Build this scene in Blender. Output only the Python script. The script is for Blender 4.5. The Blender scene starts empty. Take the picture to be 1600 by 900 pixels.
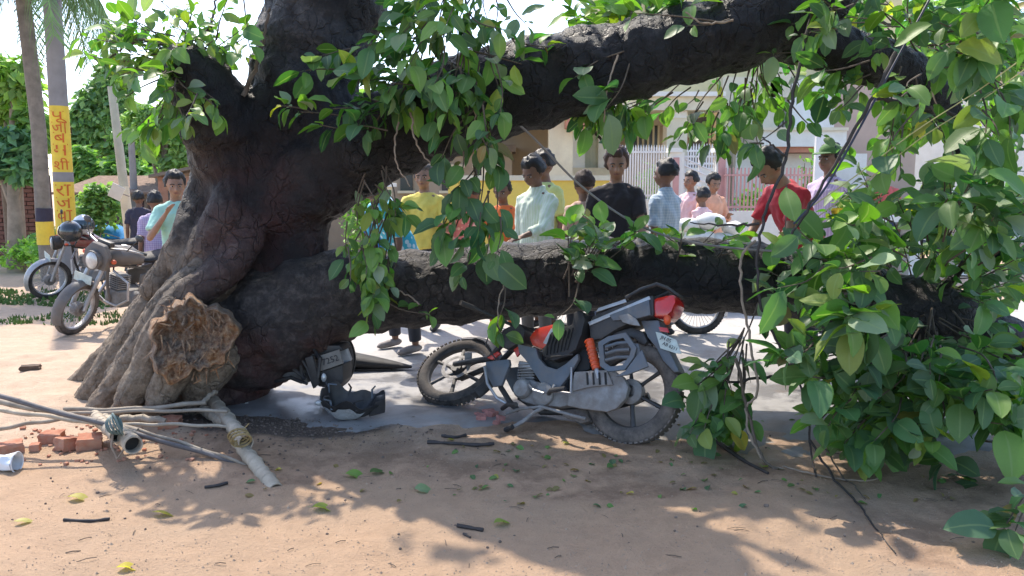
import bpy, bmesh, math, random
import numpy as np
from mathutils import Vector, Matrix, Quaternion, noise as mn
from math import sin, cos, pi, radians, sqrt, atan2
random.seed(7)
R = random.random
def U(a, b): return a + (b - a) * R()
SC = bpy.context.scene
COL = SC.collection

# ------------------------------------------------------------------ camera, light, exposure
F = 1256.0; CH = 1.5; TH = math.atan(170 / F)
cd = bpy.data.cameras.new('camera'); cam = bpy.data.objects.new('camera', cd); COL.objects.link(cam)
cam.location = (0, 0, CH); cam.rotation_euler = (pi / 2 - TH, 0, 0)
cd.sensor_width = 36; cd.lens = 36 * F / 1600; cd.clip_end = 600; cd.clip_start = 0.05
SC.camera = cam
SUN = Vector((-0.36, 0.70, 1.12)).normalized()       # towards the sun: behind the tree, from the left
EL = math.asin(SUN.z); AZ = atan2(SUN.x, SUN.y)
wd = bpy.data.worlds.new('World'); SC.world = wd; wd.use_nodes = True
nt = wd.node_tree; bg = nt.nodes['Background']
sky = nt.nodes.new('ShaderNodeTexSky'); sky.sky_type = 'NISHITA'; sky.sun_disc = False
sky.sun_elevation = EL; sky.sun_rotation = AZ; sky.dust_density = 1.2; sky.air_density = .8; sky.ozone_density = .4
nt.links.new(sky.outputs[0], bg.inputs[0]); bg.inputs[1].default_value = 0.15
ld = bpy.data.lights.new('sun', 'SUN'); sun = bpy.data.objects.new('sun', ld); COL.objects.link(sun)
ld.energy = 2.1; ld.angle = radians(0.7); ld.color = (1, .91, .78)
sun.rotation_euler = SUN.to_track_quat('Z', 'Y').to_euler()
SC.view_settings.view_transform = 'Standard'; SC.view_settings.look = 'None'
SC.view_settings.exposure = 1.6; SC.view_settings.gamma = 1

# ------------------------------------------------------------------ helpers
def at(px, py, Y):
    """the point that stands Y metres down the street, seen at photo pixel px, py"""
    u = (px - 800) / F; v = (450 - py) / F
    d = Vector((u, cos(TH) + v * sin(TH), -sin(TH) + v * cos(TH)))
    return Vector((0, 0, CH)) + d * (Y / d.y)
def gp(px, py, z=0.0):
    u = (px - 800) / F; v = (450 - py) / F
    d = Vector((u, cos(TH) + v * sin(TH), -sin(TH) + v * cos(TH)))
    return Vector((0, 0, CH)) + d * ((z - CH) / d.z)
def tag(o, label=None, cat=None, group=None, kind=None):
    if label: o['label'] = label
    if cat: o['category'] = cat
    if group: o['group'] = group
    if kind: o['kind'] = kind
    return o
def thing(name, label, cat, loc=(0, 0, 0), rz=0, group=None):
    o = bpy.data.objects.new(name, None); COL.objects.link(o); o.location = loc; o.rotation_euler = (0, 0, rz)
    o.empty_display_size = .1
    return tag(o, label, cat, group)
def link(name, me, mat=None, parent=None):
    if mat is not None and len(me.materials) == 0: me.materials.append(mat)
    o = bpy.data.objects.new(name, me); COL.objects.link(o)
    if parent is not None: o.parent = parent
    return o
def children(o): return [c for c in COL.objects if c.parent == o]
def copy_tree(root, loc, rz, label=None, sub=None):
    r = root.copy(); COL.objects.link(r); r.location = loc; r.rotation_euler = (0, 0, rz)
    if label: r['label'] = label
    for ch in children(root):
        c = ch.copy(); COL.objects.link(c); c.parent = r
        for g in children(ch):
            d = g.copy(); COL.objects.link(d); d.parent = c
    return r
def frame(t):
    t = t.normalized(); a = Vector((0, 0, 1)) if abs(t.z) < .9 else Vector((1, 0, 0))
    s = t.cross(a).normalized(); return s, s.cross(t).normalized()
class MB:
    def __init__(s): s.v = []; s.f = []; s.m = []; s.cur = 0
    def add(s, vs, fs):
        b = len(s.v); s.v += [tuple(v) for v in vs]; s.f += [tuple(b + i for i in f) for f in fs]; s.m += [s.cur] * len(fs); return s
    def box(s, c, d, M=None, bev=0):
        x, y, z = d[0] / 2, d[1] / 2, d[2] / 2; c = Vector(c)
        if bev:
            bm = bmesh.new(); bmesh.ops.create_cube(bm, size=1)
            for v in bm.verts: v.co = Vector((v.co.x * d[0], v.co.y * d[1], v.co.z * d[2]))
            bmesh.ops.bevel(bm, geom=bm.edges[:], offset=bev, segments=2, affect='EDGES', profile=.6)
            bm.verts.index_update(); vs = [v.co.copy() for v in bm.verts]; fs = [[v.index for v in f.verts] for f in bm.faces]; bm.free()
        else:
            vs = [Vector((a * x, b * y, e * z)) for a in (-1, 1) for b in (-1, 1) for e in (-1, 1)]
            fs = [(0, 1, 3, 2), (4, 6, 7, 5), (0, 4, 5, 1), (2, 3, 7, 6), (0, 2, 6, 4), (1, 5, 7, 3)]
        if M is not None: vs = [M @ v for v in vs]
        return s.add([c + v for v in vs], fs)
    def b2(s, a, b): # corner to corner
        a = Vector(a); b = Vector(b); return s.box((a + b) / 2, [abs(q) for q in (b - a)])
    def tube(s, pts, rad, n=10, cap=True, flat=1.0, up=None):
        pts = [Vector(p) for p in pts]; k = len(pts)
        if not hasattr(rad, '__len__'): rad = [rad] * k
        vs = []; fs = []; S = None
        for i, p in enumerate(pts):
            t = (pts[min(i + 1, k - 1)] - pts[max(i - 1, 0)])
            if t.length < 1e-9: t = Vector((0, 0, 1))
            t.normalize()
            if S is None:
                S, T = frame(t)
                if up is not None: S = t.cross(Vector(up)).normalized(); T = S.cross(t)
            else:
                S = (S - t * S.dot(t)).normalized(); T = S.cross(t)
            for j in range(n):
                a = 2 * pi * j / n; vs.append(p + (S * cos(a) + T * sin(a) * flat) * rad[i])
        for i in range(k - 1):
            for j in range(n):
                a = i * n + j; b = i * n + (j + 1) % n; fs.append((a, a + n, b + n, b))
        if cap:
            fs.append(tuple(range(n))); fs.append(tuple((k - 1) * n + j for j in reversed(range(n))))
        return s.add(vs, fs)
    def pipe(s, a, b, ro, ri, n=16): # open hollow pipe
        a = Vector(a); b = Vector(b); S, T = frame(b - a); vs = []
        for (p, r) in ((a, ro), (b, ro), (b, ri), (a, ri)):
            for j in range(n):
                q = 2 * pi * j / n; vs.append(p + (S * cos(q) + T * sin(q)) * r)
        fs = []
        for k in range(4):
            for j in range(n):
                fs.append((k * n + j, k * n + (j + 1) % n, ((k + 1) % 4) * n + (j + 1) % n, ((k + 1) % 4) * n + j))
        return s.add(vs, fs)
    def sph(s, c, r, n=12, M=None):
        c = Vector(c)
        if not hasattr(r, '__len__'): r = (r, r, r)
        vs = []; fs = []; m = max(4, n // 2)
        for i in range(1, m):
            for j in range(n):
                th = pi * i / m; ph = 2 * pi * j / n
                vs.append(Vector((r[0] * sin(th) * cos(ph), r[1] * sin(th) * sin(ph), r[2] * cos(th))))
        vs += [Vector((0, 0, r[2])), Vector((0, 0, -r[2]))]; T = len(vs) - 2
        for i in range(m - 2):
            for j in range(n):
                a = i * n + j; b = i * n + (j + 1) % n; fs.append((a, a + n, b + n, b))
        for j in range(n):
            fs.append((T, j, (j + 1) % n)); fs.append((T + 1, (m - 2) * n + (j + 1) % n, (m - 2) * n + j))
        if M is not None: vs = [M @ v for v in vs]
        return s.add([c + v for v in vs], fs)
    def torus(s, c, ax, Rr, r, n=32, m=8, a0=0, a1=2 * pi, flat=1.0, ref=None):
        c = Vector(c); ax = Vector(ax).normalized()
        if ref is not None: S = (Vector(ref) - ax * Vector(ref).dot(ax)).normalized(); T = ax.cross(S)
        else: S, T = frame(ax)
        full = abs(a1 - a0 - 2 * pi) < 1e-6; k = n if full else n + 1; vs = []; fs = []
        for i in range(k):
            a = a0 + (a1 - a0) * i / n; d = S * cos(a) + T * sin(a)
            for j in range(m):
                b = 2 * pi * j / m; vs.append(c + d * (Rr + r * cos(b)) + ax * (r * flat * sin(b)))
        for i in range(k if full else k - 1):
            for j in range(m):
                i2 = (i + 1) % k; fs.append((i * m + j, i2 * m + j, i2 * m + (j + 1) % m, i * m + (j + 1) % m))
        if not full: fs += [tuple(range(m)), tuple((k - 1) * m + j for j in reversed(range(m)))]
        return s.add(vs, fs)
    def loft(s, rings): # rings: (center, rx, ry) horizontal ellipses
        n = 20; vs = []; fs = []
        for c, rx, ry in rings:
            for j in range(n):
                a = 2 * pi * j / n; vs.append(Vector(c) + Vector((rx * cos(a), ry * sin(a), 0)))
        for i in range(len(rings) - 1):
            for j in range(n):
                a = i * n + j; b = i * n + (j + 1) % n; fs.append((a, b, b + n, a + n))
        fs += [tuple(reversed(range(n))), tuple((len(rings) - 1) * n + j for j in range(n))]
        return s.add(vs, fs)
    def prism(s, outline, f0, f1, bev=0): # outline of 2-D points; f0/f1 map (point) -> 3-D for the two faces
        n = len(outline); bm = bmesh.new()
        a = [bm.verts.new(f0(p)) for p in outline]; b = [bm.verts.new(f1(p)) for p in outline]
        bm.faces.new(a); bm.faces.new(list(reversed(b)))
        for i in range(n): bm.faces.new((a[i], b[i], b[(i + 1) % n], a[(i + 1) % n]))
        bmesh.ops.recalc_face_normals(bm, faces=bm.faces[:])
        if bev:
            bmesh.ops.bevel(bm, geom=bm.edges[:], offset=bev, segments=2, affect='EDGES', clamp_overlap=True, profile=.6)
        bmesh.ops.triangulate(bm, faces=[f for f in bm.faces if len(f.verts) > 4])
        bm.verts.index_update(); s.add([v.co.copy() for v in bm.verts], [[v.index for v in f.verts] for f in bm.faces]); bm.free(); return s
    def xf(s, M): s.v = [tuple(M @ Vector(v)) for v in s.v]; return s
    def mesh(s, name, smooth=True, ang=40):
        me = bpy.data.meshes.new(name); me.from_pydata(s.v, [], s.f); me.update()
        if smooth:
            me.shade_smooth(); me.set_sharp_from_angle(angle=radians(ang))
        return me
    def build(s, name, mat, parent=None, smooth=True, ang=40):
        me = s.mesh(name, smooth, ang)
        if isinstance(mat, (list, tuple)):
            for m in mat: me.materials.append(m)
            me.polygons.foreach_set('material_index', s.m)
        else: me.materials.append(mat)
        return link(name, me, None, parent)
def remesh(mb, vox, smooth=3, name='m'):
    me = bpy.data.meshes.new(name); me.from_pydata(mb.v, [], mb.f)
    o = bpy.data.objects.new('tmp', me); COL.objects.link(o)
    m = o.modifiers.new('r', 'REMESH'); m.mode = 'VOXEL'; m.voxel_size = vox
    if smooth:
        k = o.modifiers.new('s', 'SMOOTH'); k.factor = .5; k.iterations = smooth
    dg = bpy.context.evaluated_depsgraph_get(); dg.update()
    out = bpy.data.meshes.new_from_object(o.evaluated_get(dg)); out.name = name
    bpy.data.objects.remove(o); bpy.data.meshes.remove(me)
    out.shade_smooth(); return out
def co_of(me):
    a = np.empty(len(me.vertices) * 3); me.vertices.foreach_get('co', a); return a.reshape(-1, 3)
def set_co(me, a): me.vertices.foreach_set('co', np.ascontiguousarray(a).ravel()); me.update()
def nrm_of(me):
    a = np.empty(len(me.vertices) * 3); me.vertices.foreach_get('normal', a); return a.reshape(-1, 3)
def cr(pts, n): # catmull-rom through tuples of any length
    P = [np.array(p, float) for p in pts]; P = [2 * P[0] - P[1]] + P + [2 * P[-1] - P[-2]]; out = []
    for i in range(1, len(P) - 2):
        for k in range(n):
            t = k / n; a, b, c, d = P[i - 1:i + 3]
            out.append(.5 * (2 * b + (c - a) * t + (2 * a - 5 * b + 4 * c - d) * t * t + (3 * b - a - 3 * c + d) * t ** 3))
    out.append(P[-2]); return out
def curve_pts(pp, n=6): # list of (px,py,Y)
    return [Vector(p) for p in cr([tuple(at(*p)) for p in pp], n)]

# ------------------------------------------------------------------ materials
class NT:
    def __init__(s, m): s.t = m.node_tree; s.n = s.t.nodes; s.l = s.t.links; s.p = s.n['Principled BSDF']
    def new(s, ty, **k):
        x = s.n.new(ty)
        for a, b in k.items(): setattr(x, a, b)
        return x
    def co(s): return s.new('ShaderNodeTexCoord').outputs['Object']
    def noise(s, scale, det=6, vec=None, rough=.6):
        x = s.new('ShaderNodeTexNoise'); x.inputs['Scale'].default_value = scale; x.inputs['Detail'].default_value = det
        x.inputs['Roughness'].default_value = rough
        s.l.new(vec if vec is not None else s.co(), x.inputs['Vector']); return x.outputs['Fac']
    def ramp(s, fac, stops):
        x = s.new('ShaderNodeValToRGB'); s.l.new(fac, x.inputs[0]); e = x.color_ramp.elements
        while len(e) < len(stops): e.new(.5)
        for i, (p, c) in enumerate(stops):
            e[i].position = p; e[i].color = (*c, 1) if len(c) == 3 else c
        return x.outputs[0]
    def mix(s, f, a, b, mode='MIX'):
        x = s.new('ShaderNodeMix', data_type='RGBA', blend_type=mode)
        for sock, val in ((x.inputs[0], f), (x.inputs[6], a), (x.inputs[7], b)):
            if hasattr(val, 'links') or hasattr(val, 'is_linked'): s.l.new(val, sock)
            elif hasattr(val, '__len__'): sock.default_value = (*val[:3], 1)
            else: sock.default_value = val
        return x.outputs[2]
    def math(s, op, a, b=0, clamp=False):
        x = s.new('ShaderNodeMath', operation=op, use_clamp=clamp)
        for i, v in enumerate((a, b)):
            if hasattr(v, 'is_linked'): s.l.new(v, x.inputs[i])
            else: x.inputs[i].default_value = v
        return x.outputs[0]
    def attr(s, name, what='Fac'): return s.new('ShaderNodeAttribute', attribute_name=name).outputs[what]
    def bump(s, h, st=.3, d=.01):
        b = s.new('ShaderNodeBump'); b.inputs['Strength'].default_value = st; b.inputs['Distance'].default_value = d
        s.l.new(h, b.inputs['Height']); s.l.new(b.outputs[0], s.p.inputs['Normal'])
    def base(s, c): s.l.new(c, s.p.inputs['Base Color'])
def newmat(name):
    m = bpy.data.materials.new(name); m.use_nodes = True; return m, NT(m)
def mat(name, col, rough=.7, var=.25, scale=8, bump=.2, metal=0, dirt=None, coat=0, bd=.004):
    m, N = newmat(name)
    f = N.noise(scale, 8)
    lo = tuple(c * (1 - var) for c in col); hi = tuple(min(1, c * (1 + var)) for c in col)
    c = N.ramp(f, [(.3, lo), (.7, hi)])
    if dirt:
        f2 = N.noise(scale * .45 + 3, 9, rough=.75)
        k = N.ramp(f2, [(.5 - .25 * dirt[1], (0, 0, 0)), (.62, (dirt[1],) * 3)])
        c = N.mix(k, c, dirt[0])
        N.l.new(N.math('ADD', N.math('MULTIPLY', k, .5), rough, True), N.p.inputs['Roughness'])
    else: N.p.inputs['Roughness'].default_value = rough
    N.base(c); N.p.inputs['Metallic'].default_value = metal; N.p.inputs['Coat Weight'].default_value = coat
    if bump: N.bump(N.noise(scale * 6, 8), bump, bd)
    return m
DUST = (.27, .21, .16)
MUD = (.20, .165, .14)
# ------------------------------------------------------------------ ground, road, grass
def fbm(x, y, s, seed=0.0, o=4):
    return mn.fractal(Vector((x * s + seed, y * s - seed, seed * 1.7)), .8, 2.0, o, noise_basis='PERLIN_ORIGINAL')
def sm(a, b, x):
    t = min(1, max(0, (x - a) / (b - a))); return t * t * (3 - 2 * t)
def road_edge(x): # front edge of the wet concrete
    return 4.62 - .16 * x + .16 * sin(x * 2.3 + 1) + .07 * sin(x * 7) + .05 * sin(x * 17 + 2)
def road_left(y): return -2.05 + .12 * sin(y * 2) + .05 * sin(y * 9)
def ground_z(x, y):
    z = .016 * fbm(x, y, 1.4, 3) + .009 * fbm(x, y, 5, 9) + .003 * fbm(x, y, 14, 2)
    m = sm(-1.7, -2.6, x) * sm(4.4, 5.2, y) * sm(7.6, 6.3, y)          # heaped sand round the roots
    z += .10 * m + .02 * m * fbm(x, y, 3, 2)
    d = sqrt((x + 1.75) ** 2 + (y - 4.75) ** 2); z += .05 * sm(.9, .1, d) + .015 * sm(1, .3, d) * fbm(x, y, 14, 1)
    on_road = sm(-2.2, -1.9, x) * sm(4.5, 5.1, y) * sm(10.4, 9.9, y) if True else 0
    z = z * (1 - on_road) - .004 * on_road
    return z
def axis(lo, hi, st, far):
    a = list(np.arange(lo, hi + 1e-6, st)); s = st; x = hi; up = []
    while x < far: s *= 1.28; x += s; up.append(x)
    s = st; x = lo; dn = []
    while x > -far: s *= 1.28; x -= s; dn.append(x)
    return dn[::-1] + a + up
def grid_sheet(name, xs, ys, zf, mats, cols=None, parent=None, keep=None):
    vs = []; c = []
    for y in ys:
        for x in xs:
            vs.append((x, y, zf(x, y)))
            if cols: c += list(cols(x, y)) + [1]
    nx = len(xs); fs = []
    for j in range(len(ys) - 1):
        for i in range(nx - 1):
            if keep is None or keep((xs[i] + xs[i + 1]) / 2, (ys[j] + ys[j + 1]) / 2):
                a = j * nx + i; fs.append((a, a + 1, a + nx + 1, a + nx))
    me = bpy.data.meshes.new(name); me.from_pydata(vs, [], fs)
    if cols:
        at_ = me.color_attributes.new('zone', 'FLOAT_COLOR', 'POINT'); at_.data.foreach_set('color', c)
    me.update(); me.shade_smooth(); return link(name, me, mats, parent)
m, N = newmat('dirt')
co = N.co(); z = N.new('ShaderNodeSeparateColor'); N.l.new(N.attr('zone', 'Color'), z.inputs[0])
n1 = N.noise(1.1, 9, co, .65); n2 = N.noise(9, 10, co, .7); n3 = N.noise(60, 6, co, .7)
def soft(ch, amt=.55, lo=.38, hi=.62):
    v = N.math('ADD', ch, N.math('MULTIPLY', N.math('SUBTRACT', N.math('ADD', N.math('MULTIPLY', n1, .6), N.math('MULTIPLY', n2, .4)), .5), amt * 2))
    return N.ramp(v, [(lo, (0, 0, 0)), (hi, (1, 1, 1))])
dry = N.ramp(n2, [(.3, (.34, .222, .138)), (.7, (.45, .30, .19))])
dry = N.mix(N.ramp(n1, [(.42, (0, 0, 0)), (.66, (.6, .6, .6))]), dry, (.36, .255, .17))
sand = N.ramp(n2, [(.3, (.42, .30, .205)), (.7, (.53, .39, .28))])
mud = N.ramp(n2, [(.3, (.33, .212, .132)), (.7, (.47, .31, .20))])
mud = N.mix(N.ramp(N.noise(2.3, 9, co, .7), [(.46, (0, 0, 0)), (.58, (.75, .75, .75))]), mud, (.20, .125, .078)); mud = N.mix(N.ramp(n1, [(.5, (0, 0, 0)), (.62, (.6, .6, .6))]), mud, (.34, .255, .18))
soil = N.ramp(n3, [(.35, (.05, .036, .028)), (.7, (.19, .135, .10))])
c = N.mix(soft(z.outputs[1]), dry, mud); c = N.mix(soft(z.outputs[2]), c, sand)
x_ = N.new('ShaderNodeAttribute', attribute_name='soil').outputs['Fac']
c = N.mix(soft(x_), c, soil)
speck = N.ramp(N.noise(130, 3, co, .5), [(.66, (0, 0, 0)), (.72, (.55, .55, .55))])
c = N.mix(speck, c, (.10, .075, .06))
N.base(c)
wet = soft(z.outputs[0], .5)
N.l.new(N.math('SUBTRACT', .92, N.math('MULTIPLY', wet, .5)), N.p.inputs['Roughness'])
N.bump(N.math('ADD', N.math('MULTIPLY', n2, .9), N.math('MULTIPLY', n3, .6)), .9, .022)
M_DIRT = m
def zones(x, y):
    mud = sm(3.45, 3.95, y + .10 * sin(x * 3) + .12 * x * (x < 0)) * sm(-2.6, -1.5, x) * sm(9, 6, y)
    if x > 1.0: mud = max(mud, sm(1.0, 1.8, x) * .75)
    wet = sm(3.9, 4.5, y) * sm(-1.6, -.8, x) * sm(8, 6, y) * .85 + (.25 if x > .9 and y > 3 else 0)
    sand = sm(-1.45, -2.2, x) * sm(4.15, 4.6, y)
    if y > 8.5: sand = max(sand, .8)
    mud *= 1 - sand
    return wet, mud, sand
xs = axis(-4.2, 4.2, .05, 260); ys = [v for v in axis(2.2, 9.5, .05, 260) if v > -60]
g = grid_sheet('ground', xs, ys, ground_z, M_DIRT, zones)
tag(g, 'dry tan dirt ground turning to damp brown mud below the fallen tree', kind='structure')
sa = g.data.attributes.new('soil', 'FLOAT', 'POINT')
sa.data.foreach_set('value', [sm(.85, .35, sqrt(((v.co.x + 1.45) / 1.25) ** 2 + ((v.co.y - 4.85) / .62) ** 2)) for v in g.data.vertices])
# wet concrete road behind and under the trunk
m, N = newmat('wet_concrete'); co = N.co()
n1 = N.noise(.9, 8, co, .6); n2 = N.noise(14, 10, co, .75); n3 = N.noise(2.6, 8, co, .65)
c = N.ramp(n2, [(.3, (.36, .34, .32)), (.7, (.50, .47, .44))])
damp = N.ramp(n3, [(.46, (0, 0, 0)), (.56, (1, 1, 1))])
sep = N.new('ShaderNodeSeparateXYZ'); N.l.new(co, sep.inputs[0])
near = N.new('ShaderNodeMapRange'); N.l.new(sep.outputs[1], near.inputs[0])
near.inputs[1].default_value = 7.2; near.inputs[2].default_value = 6.2
damp = N.math('MULTIPLY', damp, near.outputs[0])
c = N.mix(N.math('MULTIPLY', near.outputs[0], .6), c, (.17, .17, .172)); c = N.mix(N.math('MULTIPLY', damp, .6), c, (.085, .08, .08))
muddy = N.ramp(N.noise(1.9, 9, co, .7), [(.54, (0, 0, 0)), (.66, (.5, .5, .5))])
c = N.mix(muddy, c, (.20, .155, .12)); N.base(c)
N.l.new(N.math('SUBTRACT', .78, N.math('ADD', N.math('MULTIPLY', damp, .36), N.math('MULTIPLY', near.outputs[0], .1))), N.p.inputs['Roughness'])
N.bump(n2, .5, .006)
M_ROAD = m
vs = []; fs = []; nx = 150; ny = 60
for j in range(ny + 1):
    for i in range(nx + 1):
        x = -2 + 14 * (i / nx) ** 1.5; y0 = road_edge(x); y = y0 + (9.8 - y0) * j / ny
        if i == 0: x = road_left(y)
        vs.append((x, y, .007 - .022 * math.exp(-(y - y0) / .05) * (1 + .5 * sin(x * 23)) + .0015 * fbm(x, y, 2, 4)))
for j in range(ny):
    for i in range(nx):
        a = j * (nx + 1) + i; fs.append((a, a + 1, a + nx + 2, a + nx + 1))
me = bpy.data.meshes.new('road'); me.from_pydata(vs, [], fs); me.update(); me.shade_smooth()
tag(link('road', me, M_ROAD), 'wet grey concrete road behind the trunk', kind='structure')
# grass patch at the left and verge behind
M_GRASS = mat('grass', (.085, .16, .03), .7, .4, 3, 0)
def grass_patch(px0, px1, y0, y1, n, hh, label):
    mb = MB()
    for _ in range(n):
        Y = U(y0, y1); x = (U(px0, px1) - 800) / F * Y
        if fbm(x, Y, .9, 5) < -.12: continue
        z = ground_z(x, Y); a = U(0, 6.3); h = hh * U(.5, 1.3); w = .012 + .01 * (Y > 9)
        d = Vector((cos(a), sin(a), 0)); t = Vector((U(-.4, .4), U(-.4, .4), 1)) * h
        p = Vector((x, Y, z)); mb.add([p - d * w, p + d * w, p + t * .6 + d * w * .6, p + t], [(0, 1, 2, 3)])
    tag(mb.build('grass', M_GRASS, smooth=False), label, 'grass', kind='stuff')
grass_patch(-420, 215, 8.2, 10.8, 9000, .045, 'short green grass at the left edge in front of the brick wall')
# crumbs of soil and pebbles by the roots
M_SOIL = mat('soil_crumb', (.16, .12, .095), .9, .5, 30)
mb = MB()
for _ in range(1100):
    if R() < .8: x = random.gauss(-1.4, .5); y = random.gauss(4.8, .3)
    else: x = U(-3.2, 2.6); y = U(3.1, 5)
    r = U(.002, .007) * (1.7 if R() < .06 else 1); mb.sph((x, y, ground_z(x, y) + r * .4), (r * U(.8, 1.5), r, r * U(.6, 1)), 5)
tag(mb.build('pebbles', M_SOIL, smooth=False), 'loose crumbs of dark soil and pebbles over the mud', 'pebbles', kind='stuff')

M_GRIT = mat('grit', (.33, .25, .18), .9, .5, 40)
mb = MB()
for _ in range(3800):
    q = gp(U(-40, 1640), 640 + 270 * sqrt(R())); r = U(.0015, .0045) * (2.0 if R() < .03 else 1); x, y = q.x, q.y; z = ground_z(x, y)
    mb.add([(x - r, y, z - .001), (x, y - r, z - .001), (x + r * 1.2, y, z - .001), (x, y + r, z - .001), (x, y, z + r * .9)], [(0, 1, 4), (1, 2, 4), (2, 3, 4), (3, 0, 4)])
tag(mb.build('grit', M_GRIT, smooth=False), 'fine pale grit strewn over the dirt', 'grit', kind='stuff')
# ------------------------------------------------------------------ the fallen banyan
m, N = newmat('bark'); co = N.co()
n1 = N.noise(2.2, 10, co, .65); n2 = N.noise(16, 12, co, .75); n3 = N.noise(55, 8, co, .75)
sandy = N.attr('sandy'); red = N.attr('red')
dark = N.ramp(n2, [(.3, (.004, .004, .005)), (.55, (.008, .007, .009)), (.74, (.042, .037, .038))])
mid = N.ramp(n2, [(.28, (.014, .011, .011)), (.5, (.042, .034, .031)), (.72, (.135, .112, .097))])
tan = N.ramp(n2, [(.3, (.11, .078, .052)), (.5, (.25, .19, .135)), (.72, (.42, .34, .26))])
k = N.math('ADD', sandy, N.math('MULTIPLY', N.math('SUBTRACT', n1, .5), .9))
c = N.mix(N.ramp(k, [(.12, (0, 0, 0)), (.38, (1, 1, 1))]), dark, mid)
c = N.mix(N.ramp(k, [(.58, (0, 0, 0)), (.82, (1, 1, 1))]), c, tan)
lich = N.ramp(N.noise(7, 10, co, .8), [(.60, (0, 0, 0)), (.70, (.6, .6, .6))])
c = N.mix(N.math('MULTIPLY', lich, N.math('ADD', sandy, .05, True)), c, (.30, .27, .25))
c = N.mix(N.math('MULTIPLY', N.math('MULTIPLY', red, .55), N.ramp(n1, [(.4, (.1, .1, .1)), (.6, (1, 1, 1))])), c, (.20, .055, .045))
c = N.mix(N.ramp(n3, [(.3, (.55, .55, .55)), (.45, (0, 0, 0))]), c, (.012, .01, .01))
mp = N.new('ShaderNodeMapping'); mp.inputs['Scale'].default_value = (1, 1, .55); wv = N.new('ShaderNodeVectorMath', operation='ADD'); nz = N.new('ShaderNodeTexNoise'); nz.inputs['Scale'].default_value = 5; nz.inputs['Detail'].default_value = 5; N.l.new(co, nz.inputs['Vector'])
sc_ = N.new('ShaderNodeVectorMath', operation='SCALE'); N.l.new(nz.outputs['Color'], sc_.inputs[0]); sc_.inputs['Scale'].default_value = .22; N.l.new(co, wv.inputs[0]); N.l.new(sc_.outputs[0], wv.inputs[1]); N.l.new(wv.outputs[0], mp.inputs['Vector'])
vo = N.new('ShaderNodeTexVoronoi', feature='DISTANCE_TO_EDGE'); vo.inputs['Scale'].default_value = 11; N.l.new(mp.outputs[0], vo.inputs['Vector'])
crack = N.ramp(vo.outputs['Distance'], [(.0, (1, 1, 1)), (.06, (0, 0, 0))]); crack = N.math('MULTIPLY', crack, N.ramp(n1, [(.42, (0, 0, 0)), (.55, (1, 1, 1))]))
c = N.mix(N.math('MULTIPLY', crack, .45), c, (.012, .009, .008))
N.base(c)
N.l.new(N.math('ADD', .42, N.math('MULTIPLY', sandy, .5), True), N.p.inputs['Roughness'])
N.bump(N.math('SUBTRACT', N.math('ADD', n2, N.math('MULTIPLY', n3, .7)), N.math('MULTIPLY', crack, .6)), .9, .025)
M_BARK = m
def chain(pp, n=5, k=1.0): # (px,py,Y,rpx)
    out = []
    for p in cr(pp, n):
        out.append((at(p[0], p[1], p[2]), p[3] * k * p[2] / F))
    return out
CH_ = dict(
    trunk=chain([(330, 660, 5.5, 75), (340, 590, 5.5, 84), (345, 500, 5.5, 84), (362, 420, 5.5, 78), (385, 340, 5.45, 72), (392, 285, 5.45, 68), (400, 240, 5.45, 60)]),
    stub=chain([(385, 300, 5.4, 68), (356, 235, 5.32, 62), (336, 178, 5.2, 60), (310, 130, 5.1, 52), (288, 105, 5.02, 40)]),
    up=chain([(400, 270, 5.45, 62), (440, 190, 5.5, 72), (480, 110, 5.55, 84), (505, 20, 5.6, 90), (535, -90, 5.7, 92), (560, -220, 5.8, 90), (600, -420, 5.9, 80)]),
    over=chain([(385, 345, 5.45, 72), (440, 312, 5.42, 70), (520, 262, 5.35, 68), (600, 215, 5.3, 70), (690, 172, 5.25, 74), (800, 140, 5.2, 72), (910, 112, 5.15, 66), (1020, 85, 5.1, 60), (1120, 58, 5.1, 62), (1210, 22, 5.1, 66), (1290, -35, 5.15, 62), (1400, -120, 5.2, 60), (1560, -260, 5.3, 52)]),
    fork=chain([(1170, 40, 5.15, 52), (1250, 58, 5.25, 44), (1330, 82, 5.35, 38), (1410, 112, 5.45, 36), (1470, 160, 5.5, 27), (1500, 220, 5.5, 18), (1515, 280, 5.5, 12)]),
    low=chain([(385, 520, 5.4, 92), (445, 492, 5.35, 84), (510, 465, 5.35, 71), (580, 455, 5.35, 62), (660, 450, 5.35, 58), (750, 442, 5.4, 58), (860, 434, 5.4, 57), (960, 428, 5.4, 55), (1060, 428, 5.35, 55), (1180, 436, 5.3, 54), (1290, 458, 5.1, 56), (1390, 488, 4.9, 60), (1470, 508, 4.8, 58), (1560, 540, 4.8, 50), (1700, 600, 4.8, 40)], 5, 1.07),
)
def tree_mesh(names, vox, extra=None):
    mb = MB()
    for nme in names:
        c = CH_[nme]; mb.tube([p for p, r in c], [r * (1 + .05 * sin(i * 1.7)) for i, (p, r) in enumerate(c)], 20)
        for p, r in (c[0], c[-1]): mb.sph(p, r * .98, 16)
    if extra: extra(mb)
    return remesh(mb, vox, 5, names[0])
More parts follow.
